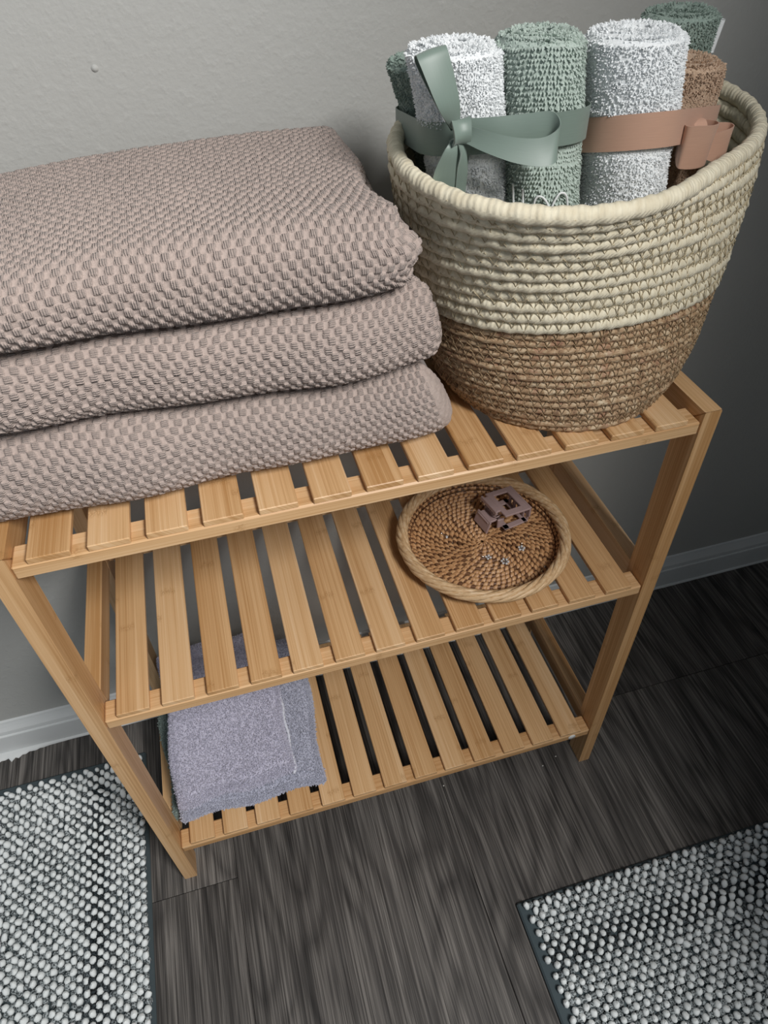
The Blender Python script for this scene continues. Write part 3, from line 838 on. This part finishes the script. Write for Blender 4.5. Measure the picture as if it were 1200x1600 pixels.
# knot: a short puffed wrap
ribbon_part('knot', [K + [.001, .006, .0065], K + [.000, -.002, .0085], K + [.000, -.0065, .003], K + [.000, -.0070, -.002], K + [.0005, -.003, -.0065], K + [.001, .005, -.006]],
            [[.0062, 0, -.001], [.0072, 0, 0], [.0068, .001, .001], [.0066, .001, .001], [.0070, 0, 0], [.006, 0, 0]], M_rs, rs, 40, fold=0.0016, th=0.0022)
rt = thing('satin_ribbon', (0.57, 0.06, 1.0), 'rose tan satin ribbon with folded loops round the right rolls', 'ribbon')
band(rt, ('t1', 'w2', 't2'), 0.9985, 0.0128, M_rt, (-0.02, -0.28))
ribbon_part('bow_loop', [[0.5905, 0.066, 1.004], [0.585, 0.052, 1.001], [0.590, 0.0485, 1.0005], [0.604, 0.050, 0.999], [0.614, 0.0545, 0.9985], [0.6175, 0.062, 0.999], [0.610, 0.070, 1.001], [0.596, 0.072, 1.003]],
            [[0, .001, .0135], [-.001, -.001, .0155], [0, -.002, .0165], [.001, -.002, .0165], [.001, -.001, .0160], [0, 0, .0150], [0, 0, .013], [0, 0, .012]], M_rt, rt, 70, fold=0.0003)
ribbon_part('bow_loop', [[0.609, 0.073, 0.999], [0.620, 0.0650, 0.994], [0.634, 0.066, 0.992], [0.6445, 0.071, 0.9925], [0.6455, 0.078, 0.9935], [0.636, 0.0805, 0.995], [0.622, 0.0785, 0.997]],
            [[0, 0, .008], [0, 0, .010], [0, 0, .0125], [0, 0, .0125], [0, 0, .0120], [0, 0, .011], [0, 0, .009]], M_rt, rt, 60, fold=0.0004)
ribbon_part('knot', [[0.606, 0.074, 1.013], [0.606, 0.066, 1.013], [0.6065, 0.0595, 1.003], [0.607, 0.0595, 0.994], [0.6075, 0.068, 0.988]],
            [[.005, 0, 0], [.006, 0, 0], [.006, 0, 0], [.006, 0, 0], [.005, 0, 0]], M_rt, rt, 30, th=0.002)

# ------------------------------------------------------------------ rattan tray
TCX, TCY, TR = 0.481, 0.1235, 0.1075
tray = thing('rattan_tray', (TCX, TCY, Z2), 'round coiled rattan tray with a twisted rim on the middle shelf', 'tray')
M_coil = mat_rattan('rattan_core', (0.10, 0.045, 0.022), (0.17, 0.08, 0.038), (0.26, 0.13, 0.062), (90, 3, 1))
M_wrap = mat_rattan('rattan_wrap', (0.40, 0.20, 0.088), (0.56, 0.31, 0.145), (0.68, 0.435, 0.235), (170, 2, 1))
M_rim = mat_rattan('rattan_rim', (0.42, 0.24, 0.11), (0.64, 0.43, 0.235), (0.78, 0.60, 0.40), (120, 5, 1))
def disc(r, z, n=64):
    return np.array([[TCX + r * math.cos(a), TCY + r * math.sin(a), z] for a in np.linspace(0, 2 * PI, n, endpoint=False)])
# the dish: radius / height of each coil, flat base then a steep side
coils = [(0.0055 + 0.0062 * k, 0.0046) for k in range(15)] + [(0.0968, 0.0068), (0.1003, 0.0118), (0.1026, 0.0172)]
wr = []; wt = []
for k, (r_, z_) in enumerate(coils):
    V, F = tube(disc(r_, Z2 + z_, max(24, 6 * k + 30)), 0.0026, 8, True)
    an = np.arctan2(V[:, 1] - TCY, V[:, 0] - TCX)
    part('rattan_coil', V, F, M_coil, tray, uv=np.stack([an * r_ + k, V[:, 2] * 40], 1))
    n = max(v_ for v_ in (14, 22, 34, 48, 62, 78) if v_ == 14 or v_ <= 2 * PI * r_ / 0.0068)
    ns = len(coils)
    for i in range(n):
        a = 2 * PI * (i + 0.5 * (k % 2)) / n + random.uniform(-0.08, 0.08) / max(1, n / 20)
        # stitch: a strip of cane bent over the coil, slanting to the next one
        r2, z2 = coils[max(k - 1, 0)]
        side = k >= 15
        q = []
        for f in np.linspace(-0.62, 0.62, 5):
            if side:
                q.append((r_ - 0.0030 * math.cos(f * 2.0), z_ + 0.0048 * f, a + 0.10 * f * 0.006 / r_))
            else:
                q.append((r_ + 0.0052 * f, z_ + 0.0030 * math.cos(f * 2.2) + 0.0002, a - 0.0022 * f / max(r_, 0.012)))
        hw = min(0.0026, 2 * PI * r_ / n * 0.40)
        base = len(wt) * 15
        vv = []
        for (rr_, zz_, aa) in q:
            for s in (-1, 0, 1):
                ao = s * hw / rr_
                lift = 0.0006 if s == 0 else -0.0006
                if side: vv.append([TCX + (rr_ - lift) * math.cos(aa + ao), TCY + (rr_ - lift) * math.sin(aa + ao), Z2 + zz_])
                else: vv.append([TCX + rr_ * math.cos(aa + ao), TCY + rr_ * math.sin(aa + ao), Z2 + zz_ + lift])
        wr.append(vv); wt.append(k)
V = np.array(wr).reshape(-1, 3)
fs = np.array([[i * 3 + j, (i + 1) * 3 + j, (i + 1) * 3 + j + 1, i * 3 + j + 1] for i in range(4) for j in range(2)])
F = (np.arange(len(wt))[:, None, None] * 15 + fs[None]).reshape(-1, 4)
sid = np.repeat(np.arange(len(wt)), 15)
uv = np.stack([sid * 0.173 + np.tile(np.repeat(np.arange(5), 3), len(wt)) * 0.001, np.tile([0, .3, .6], 5 * len(wt)) + sid * 0.37], 1)
tag(part('cane_wrapping', V, F, M_wrap, tray, uv=uv), kind='stuff')
# twisted rim: strands winding round one another
ns_, tw = 6, 5
t_ = np.linspace(0, 2 * PI, 420, endpoint=False)
for s in range(ns_):
    for rep in range(1):
        p_ = t_ * tw + 2 * PI * s / ns_
        rr_ = TR + 0.0046 * np.cos(p_); zz_ = 0.0218 + 0.0050 * np.sin(p_)
        P = np.stack([TCX + rr_ * np.cos(t_), TCY + rr_ * np.sin(t_), Z2 + zz_], 1)
        V, F = tube(P, 0.0036 + 0.0003 * math.sin(s * 2.1), 8, True)
        part('rim_strand', V, F, M_rim, tray, uv=np.stack([np.repeat(t_ * 0.11, 8) + s * 3.7, np.tile(np.arange(8) / 8, 420) + s * 0.3], 1))

# ------------------------------------------------------------------ hair claw clip
M_clip = mat_plain('mauve_plastic', (0.40, 0.285, 0.275), 0.42, 0.4)
CO = np.array([0.504, 0.150, Z2 + 0.0080])
CU = unit(np.array([0.98, 0.20, 0.0])); CV = unit(np.array([0.20, -0.98, 0.0])) * 1.15; CW = np.array([0, 0, 1.0])
clip = thing('claw_clip', tuple(CO), 'square mauve plastic hair claw clip lying in the rattan tray', 'hair clip')
def cb(lo, hi, b=0.0007, rot=0.0, piv=(0, 0)):
    V, F = cbox(lo, hi, b)
    c, s = math.cos(rot), math.sin(rot)                 # pitch about the v axis
    u, w_ = V[:, 0] - piv[0], V[:, 2] - piv[1]
    V = np.stack([piv[0] + c * u + s * w_, V[:, 1], piv[1] - s * u + c * w_], 1)
    return V, F
def cplace(name, lst):
    V, F = join(lst); V = CO + V[:, :1] * CU + V[:, 1:2] * CV + V[:, 2:] * CW
    return part(name, V, F, M_clip, clip, smooth=False)
a_ = 0.10
top = [cb((0.004, -0.022, 0.0305), (0.0125, 0.022, 0.0335), rot=a_, piv=(0, 0.03)), cb((0.0355, -0.022, 0.0305), (0.0470, 0.022, 0.0335), rot=a_, piv=(0, 0.03)),
       cb((0.0115, -0.022, 0.0305), (0.0365, -0.0145, 0.0335), rot=a_, piv=(0, 0.03)), cb((0.0115, 0.0130, 0.0305), (0.0365, 0.022, 0.0335), rot=a_, piv=(0, 0.03)),
       cb((-0.0030, -0.0165, 0.0300), (0.0050, 0.0110, 0.0335), rot=a_, piv=(0, 0.03)), cb((-0.0052, -0.0190, 0.0290), (-0.0022, 0.0135, 0.0350), rot=a_, piv=(0, 0.03))]
top += [cb((0.0440, -0.022, 0.0120), (0.0470, 0.022, 0.0300), 0.0008)]
top += [cb((0.0440, -0.020 + 0.0088 * k, 0.0020), (0.0468, -0.0155 + 0.0088 * k, 0.0130), 0.0008) for k in range(5)]
cplace('upper_jaw', top)
b_ = -0.10
low = [cb((0.006, -0.022, 0.0042), (0.0440, -0.0145, 0.0070)), cb((0.006, 0.0145, 0.0042), (0.0440, 0.022, 0.0070)), cb((0.006, -0.022, 0.0042), (0.014, 0.022, 0.0070)), cb((0.036, -0.022, 0.0042), (0.0425, 0.022, 0.0070))]
low += [cb((0.0405, -0.0155 + 0.0088 * k, 0.0060), (0.0430, -0.0112 + 0.0088 * k, 0.0190), 0.0008) for k in range(4)]
low += [cb((-0.0010, 0.0120, 0.0050), (0.0090, 0.0150, 0.0200), 0.0008), cb((-0.0010, -0.0150, 0.0050), (0.0090, -0.0120, 0.0200), 0.0008)]
cplace('lower_jaw', low)
cplace('finger_tab', [cb((-0.0155, -0.0135, 0.0010), (-0.0130, 0.0140, 0.0200), 0.0008, 0.30, (-0.014, 0.01)), cb((-0.0145, -0.0110, 0.0150), (0.001, 0.0110, 0.0180), 0.0008)])
hv = np.linspace(0, 6 * 2 * PI, 140)
V, F = tube(np.stack([0.0015 + 0.0042 * np.cos(hv), -0.010 + 0.020 * hv / hv[-1], 0.0245 + 0.0042 * np.sin(hv)], 1), 0.0008, 6)
V = CO + V[:, :1] * CU + V[:, 1:2] * CV + V[:, 2:] * CW
part('hinge_spring', V, F, M_clip, clip)

# ------------------------------------------------------------------ small jewellery in the tray
M_silver = mat_plain('polished_silver', (0.80, 0.81, 0.83), 0.18, 0.5, 1.0)
M_gem = mat_plain('clear_stone', (0.85, 0.88, 0.90), 0.06, 1.0, 0.25)
def ball(c, r, nu=10, nv=7, sq=(1, 1, 1)):
    V = []; F4 = []
    for i in range(nv + 1):
        t = PI * i / nv
        for j in range(nu): V.append([c[0] + sq[0] * r * math.sin(t) * math.cos(2 * PI * j / nu), c[1] + sq[1] * r * math.sin(t) * math.sin(2 * PI * j / nu), c[2] + sq[2] * r * math.cos(t)])
    return np.array(V), [grid_faces(nv + 1, nu, False, True)[:, ::-1]]
ZF = Z2 + 0.0086
def earring(x, y, n, sp, label, ang=0.0):
    t = thing('stud_earring', (x, y, ZF), label, 'earring', 'earrings lying in the tray')
    gl = [ball((x + sp * math.cos(2 * PI * k / n + ang) * (n > 1), y + sp * math.sin(2 * PI * k / n + ang) * (n > 1), ZF + 0.0016), 0.0017, 6, 4) for k in range(n)]
    V, F = join(gl); part('stones', V, F, M_gem, t, smooth=False)
    c, s = math.cos(ang), math.sin(ang)
    V, F = join([tube(np.array([[x, y, ZF + 0.0008], [x + 0.005 * c, y + 0.005 * s, ZF + 0.0006], [x + 0.010 * c, y + 0.010 * s, ZF + 0.0006]]), 0.0005, 6),
                 tube(np.array([[x + 0.0018 * math.cos(a), y + 0.0018 * math.sin(a), ZF + 0.0006] for a in np.linspace(0, 2 * PI, 12, endpoint=False)]), 0.0006, 6, True)])
    part('post', V, F, M_silver, t)
zc = -0.2505
earring(0.4371, 0.1416, 1, 0, 'single tiny clear stud earring alone on the left half of the tray', 2.0)
earring(0.4767, 0.0907, 4, 0.0030, 'clear stone earring near the front middle of the tray', 2.6)
earring(0.4945, 0.0775, 6, 0.0042, 'cluster of pale sparkling stones nearest the front of the tray', 0.6)
earring(0.5244, 0.0925, 5, 0.0036, 'dark-glinting silver earring on the right half of the tray', 1.1)

# ------------------------------------------------------------------ folded face cloths on the bottom shelf
GREY0, GREY1 = lin(172, 170, 187), lin(203, 201, 216)
M_grey = mat_cloth('lavender_grey_plush', GREY0, GREY1, 500)
M_grn = mat_cloth('grey_green_plush', lin(122, 136, 130), lin(150, 164, 158), 500)
def plush(label, corners, zb, zt, mat, seed, dens=1.0, layers=2, tex=True, group='folded cloths on the bottom shelf'):
    """folded cloth: corners in (x,y) front-left, front-right, back-right, back-left; zb/zt functions of f (0 front .. 1 back)"""
    g = np.random.default_rng(seed)
    c = np.array(corners, float); ctr = c.mean(0)
    t = thing('face_cloth', (ctr[0], ctr[1], float(zb(0.5))), label, 'cloth', group)
    nu, nv = 70, 70
    u, v = np.meshgrid(np.linspace(0, 1, nu), np.linspace(0, 1, nv), indexing='ij')
    def xy(u, v):
        a = c[0] * (1 - u)[..., None] + c[1] * u[..., None]; b = c[3] * (1 - u)[..., None] + c[2] * u[..., None]
        p = a * (1 - v)[..., None] + b * v[..., None]
        w_ = np.stack([0.0030 * np.sin(v * 9 + seed) * (np.abs(u - .5) * 2) ** 3, 0.0030 * np.sin(u * 11 + seed * 2) * (np.abs(v - .5) * 2) ** 3], -1)
        return p + w_
    def surf(u, v, k):
        e = np.minimum(np.minimum(u, 1 - u) * 0.19, np.minimum(v, 1 - v) * 0.24)      # distance to the edge (m)
        lo, hi = zb(v), zt(v); h = hi - lo
        rr_ = 0.5 * h
        f = np.sqrt(np.clip(1 - (1 - np.clip(e / 0.013, 0, 1)) ** 2, 0, 1))
        z = lo + 0.5 * h + k * 0.5 * h * f
        if k > 0: z = z + (0.0016 * np.sin(u * 7 + seed) * np.sin(v * 6 + 1) + 0.0009 * np.sin(u * 23 + v * 17)) * f
        return z
    U = np.sin((u - .5) * PI) * .5 + .5; W = np.sin((v - .5) * PI) * .5 + .5
    p = xy(U, W)
    Vt = np.concatenate([p, surf(U, W, 1)[..., None]], -1).reshape(-1, 3)
    Vb = np.concatenate([p, surf(U, W, -1)[..., None]], -1).reshape(-1, 3)
    F = grid_faces(nu, nv)
    part('cloth_body', np.vstack([Vt, Vb]), [F, F[:, ::-1] + nu * nv], mat, t)
    if tex:
        A_ = np.linalg.norm(c[1] - c[0]) * np.linalg.norm(c[3] - c[0])
        n = int(A_ / 0.00155 ** 2 * dens)
        e = 0.004
        pu = np.r_[g.random(n), g.random(n // 8), g.random(n // 8), 1 - 0.03 * g.random(n // 8) ** 2, 0.03 * g.random(n // 8) ** 2]
        pv = np.r_[g.random(n), 0.03 * g.random(n // 8) ** 2, 1 - 0.02 * g.random(n // 8) ** 2, g.random(n // 8), g.random(n // 8)]
        ee = 1e-3
        def S3(a, b): return np.concatenate([xy(a, b), surf(a, b, 1)[:, None]], -1)
        pu = np.clip(pu, 0.002, 0.998); pv = np.clip(pv, 0.002, 0.998)
        P = S3(pu, pv); N = unit(np.cross(S3(pu + ee, pv) - S3(pu - ee, pv), S3(pu, pv + ee) - S3(pu, pv - ee)))
        # sides of the fold
        m_ = int(2 * (0.19 + 0.24) * 0.03 / 0.0018 ** 2 * 0.4)
        T = unit(g.normal(0, 1, P.shape) + 0.8 * np.sin(P[:, :1] * 60 + P[:, 1:2] * 45) * np.array([1, 0.4, 0]))
        V, F = tufts(P, N, T, g.uniform(0.0022, 0.0036, len(P)), 0.0016)
        Vs, Fs = [V], [F]
        side_u = np.r_[np.linspace(0.01, 0.99, 500), np.linspace(0.01, 0.99, 500), np.full(500, 0.0005), np.full(500, 0.9995)]
        side_v = np.r_[np.full(500, 0.0005), np.full(500, 0.9995), np.linspace(0.01, 0.99, 500), np.linspace(0.01, 0.99, 500)]
        su = np.repeat(side_u, 5); sv_ = np.repeat(side_v, 5)
        q = xy(su, sv_); kz = g.uniform(0.30, 0.62, len(su))
        z = zb(sv_) + (zt(sv_) - zb(sv_)) * kz
        q = q + g.normal(0, 0.0012, q.shape)
        N2 = unit(np.c_[q - ctr, 0.001 * g.normal(0, 1, len(q))]); P2 = np.c_[q, z]
        N2 = np.where((np.abs(su - .5) > .499)[:, None], np.array([1.0, 0, 0]) * np.sign(su - .5)[:, None], np.array([0, 1.0, 0]) * np.sign(sv_ - .5)[:, None])
        V2, F2_ = tufts(P2 - N2 * 0.0008, N2, unit(g.normal(0, 1, P2.shape)), g.uniform(0.0020, 0.0030, len(P2)), 0.0018)
        V, F = join([(V, F), (V2, F2_)])
        tag(part('plush_pile', V, F, mat, t, smooth=False), kind='stuff')
    return t
b0 = lambda v: Z3 + 0.0055 + 0 * v
h1 = lambda v: Z3 + 0.019 + 0.030 * np.clip(v, 0, 1) ** 1.3
h2 = lambda v: Z3 + 0.033 + 0.056 * np.clip(v, 0, 1) ** 1.3
h3 = lambda v: Z3 + 0.064 + 0.074 * np.clip(v, 0, 1) ** 1.3
plush('grey-green folded cloth showing only at the left edge under the lavender-grey ones', [(-0.0140, 0.041), (0.165, 0.050), (0.160, 0.252), (-0.0300, 0.252)], b0, lambda v: h1(v) - 0.001, M_grn, 5, 0.6)
M_grey2 = mat_cloth('blue_grey_plush', lin(164, 165, 181), lin(193, 195, 209), 500)
plush('wider lavender-grey folded cloth sticking out to the right under the top one', [(-0.004, 0.026), (0.211, 0.026), (0.220, 0.262), (0.002, 0.262)], lambda v: h1(v) + 0.001, lambda v: h2(v) - 0.001, M_grey2, 9, 1.0)
top_cloth = plush('smaller lavender-grey plush cloth folded on top of the pile', [(-0.004, 0.036), (0.170, 0.042), (0.168, 0.258), (-0.002, 0.256)], lambda v: h2(v) + 0.001, h3, M_grey, 2, 1.1)
# hem of the top cloth; its pale colour paints light catching the edge
M_lit_hem = mat_cloth('lit_edge_hem', lin(196, 198, 212), lin(222, 224, 232), 900)
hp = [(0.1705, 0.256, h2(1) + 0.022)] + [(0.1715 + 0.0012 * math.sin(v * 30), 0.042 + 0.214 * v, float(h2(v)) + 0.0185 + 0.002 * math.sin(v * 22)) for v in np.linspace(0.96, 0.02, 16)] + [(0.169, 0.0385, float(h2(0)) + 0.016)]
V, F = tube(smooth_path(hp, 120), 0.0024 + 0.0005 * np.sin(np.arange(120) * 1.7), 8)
hm = part('hem', V, F, M_lit_hem, top_cloth); hm['label'] = 'hem with the lit edge painted pale'

# ------------------------------------------------------------------ bath rugs
M_nub = mat_tone('chenille_nub'); M_mott = mat_tone('mottled_chenille', mott=420); M_back = mat_plain('rug_backing', lin(74, 84, 88), 0.95, 0.1)
def nubmesh(nu=8, nv=5):
    V = []
    for i in range(nv + 1):
        t = PI * i / nv
        for j in range(nu):
            a = 2 * PI * j / nu
            V.append([math.sin(t) * math.cos(a), math.sin(t) * math.sin(a), math.cos(t)])
    return np.array(V), grid_faces(nv + 1, nu, False, True)[:, ::-1]
NV, NF = nubmesh()
LV, LF = nubmesh(6, 4)
def rug(label, x0, x1, y0, y1, edge_axis, edge_sign, seed):
    """edge_axis: axis across the stripes; edge_sign: which border the stripes start from"""
    g = np.random.default_rng(seed)
    t = thing('bath_rug', ((x0 + x1) / 2, (y0 + y1) / 2, 0), label, 'rug', 'striped chenille bath rugs')
    V, F = cbox((x0, y0, 0.0006), (x1, y1, 0.0075), 0.0025); part('backing', V, F, M_back, t, smooth=False)
    bd = 0.010
    p_u, p_v = 0.0168, 0.0186                      # along / across the stripes
    if edge_axis == 0: Lu, Lv = y1 - y0 - 2 * bd, x1 - x0 - 2 * bd
    else: Lu, Lv = x1 - x0 - 2 * bd, y1 - y0 - 2 * bd
    W, G = [], []
    nv_ = int(Lv / (p_v / 2)) + 1; nu_ = int(Lu / p_u)
    def place(a, b):
        if edge_axis == 0: return (x1 - bd - b if edge_sign > 0 else x0 + bd + b, y1 - bd - a)
        return (x0 + bd + a, y1 - bd - b if edge_sign > 0 else y0 + bd + b)
    for r_ in range(nv_):
        for k in range(nu_):
            a = (k + 0.5 * (r_ % 2)) * p_u + 0.004 + g.normal(0, 0.0008); b = r_ * p_v / 2 + g.normal(0, 0.0006)
            W.append((*place(a, b), r_, k))
            G.append((*place(a + p_u * 0.5 + g.normal(0, 0.0008), b + g.normal(0, 0.0006)), r_, k))
    W = np.array(W); G = np.array(G)
    camv = np.array([0.1973, -0.4637])
    fwd = np.array([0.17576, 0.69158, -0.70059])
    def order(A):
        P = np.c_[A[:, :2], np.full(len(A), 0.012)]; dd = P - np.array([0.19733, -0.46374, 1.18943])
        Rm = np.array(R); q = dd @ Rm.T
        px, py = 600 + 1089.2 * q[:, 0] / q[:, 2], 800 + 1089.2 * q[:, 1] / q[:, 2]
        inside = (px > -10) & (px < 1210) & (py > 0) & (py < 1610)
        # hidden behind the left front leg or under the rack: keep for last
        return np.argsort(np.where(inside, 0, 10) + np.linalg.norm(dd, axis=1))
    o = order(W); W = W[o]
    meshes = []
    for k in range(4):
        s = np.array([0.0047, 0.0053, 0.0072]) * (1 + g.normal(0, 0.06, 3))
        meshes.append(mesh('tuft', NV * s * (1 + 0.07 * g.normal(0, 1, (len(NV), 1))), NF, M_nub, col=np.tile(lin(232, 236, 236), (len(NV), 1))))
    tilt = lambda: (g.normal(0, 0.16), g.normal(0, 0.16), g.normal(0, 0.3))
    lean = (0.0, 0.35) if edge_axis == 0 else (-0.30, 0.0)
    def edge_t(row):
        e = np.array([0.0, 0.0, 0.0])
        return e
    for x, y, r_, k in W[:300]:
        ob = link('tuft', meshes[int(g.integers(4))], t, (x, y, 0.0128 + g.normal(0, 0.0006)))
        rx, ry, rz = tilt()
        if r_ < 2: rx, ry = rx + (-0.5 * edge_sign if edge_axis == 1 else 0), ry + (0.55 * edge_sign if edge_axis == 0 else 0)
        ob.rotation_euler = (rx, ry, rz)
    def bulk(A, name, size, z, matr, colf, base=(LV, LF)):
        Vb, Fb = base; n = len(A)
        s = np.array(size) * (1 + g.normal(0, 0.10, (n, 3)))
        an = g.normal(0, 0.35, n); c_, s_ = np.cos(an), np.sin(an)
        q = Vb[None] * s[:, None]
        ax_, ay_ = g.normal(0, 0.25, n), g.normal(0, 0.25, n)
        X = q[..., 0] * c_[:, None] - q[..., 1] * s_[:, None] + ax_[:, None] * q[..., 2]
        Y = q[..., 0] * s_[:, None] + q[..., 1] * c_[:, None] + ay_[:, None] * q[..., 2]
        V = np.stack([X + A[:, :1], Y + A[:, 1:2], q[..., 2] + z + g.normal(0, 0.0006, n)[:, None]], -1).reshape(-1, 3)
        F = (np.arange(n)[:, None, None] * len(Vb) + Fb[None]).reshape(-1, Fb.shape[1])
        tag(part(name, V, F, matr, t, col=np.repeat(colf(A), len(Vb), 0)), kind='stuff')
    bulk(W[300:], 'tuft_field', (0.0047, 0.0053, 0.0072), 0.0128, M_nub, lambda A: np.tile(lin(232, 236, 236), (len(A), 1)), (NV, NF))
    def gcol(A):
        # ombre of the grey yarn: pale at the border, charcoal stripe, pale again
        b = A[:, 2] * p_v / 2
        dk = np.exp(-((b - 0.070) / 0.022) ** 2) + np.exp(-((b - 0.27) / 0.03) ** 2) + np.exp(-((b - 0.47) / 0.03) ** 2)
        pr = g.random(len(A))
        c0, c1, c2 = np.array(lin(176, 183, 185)), np.array(lin(112, 120, 124)), np.array(lin(54, 62, 66))
        f = np.clip(dk + 0.25 * (pr - 0.5), 0, 1)[:, None]
        return np.where(f < 0.5, c0 + (c1 - c0) * f * 2, c1 + (c2 - c1) * (f - 0.5) * 2)
    bulk(G, 'mottled_tufts', (0.0056, 0.0056, 0.0058), 0.0094, M_mott, gcol)
    return t
rug('grey and white chenille bath rug by the baseboard left of the rack', -0.56, -0.0865, -0.62, 0.237, 0, 1, 4)
rug('grey and white chenille bath rug in the right foreground, half in shadow', 0.4545, 1.12, -0.585, -0.181, 1, 1, 8)

# ------------------------------------------------------------------ crumbs on the planks
M_crumb = mat_plain('crumb', (0.62, 0.60, 0.56), 0.9)
for i, (x, y) in enumerate(((0.6187, 0.0208), (0.5893, 0.011), (0.41, 0.0268))):
    V, F = ball((x, y, 0.0011), 0.0013, 6, 4, (1.2, 0.9, 0.8))
    V = V + rng.normal(0, 0.0002, V.shape)
    tag(part('crumb', V, F, M_crumb, None, loc=(x, y, 0)), ('tiny white crumb on the planks closest to the right front leg', 'tiny white crumb second nearest the right front leg, below the sticker', 'tiny white crumb on the planks below the middle of the lowest rail')[i], 'crumb', 'crumbs on the floor')
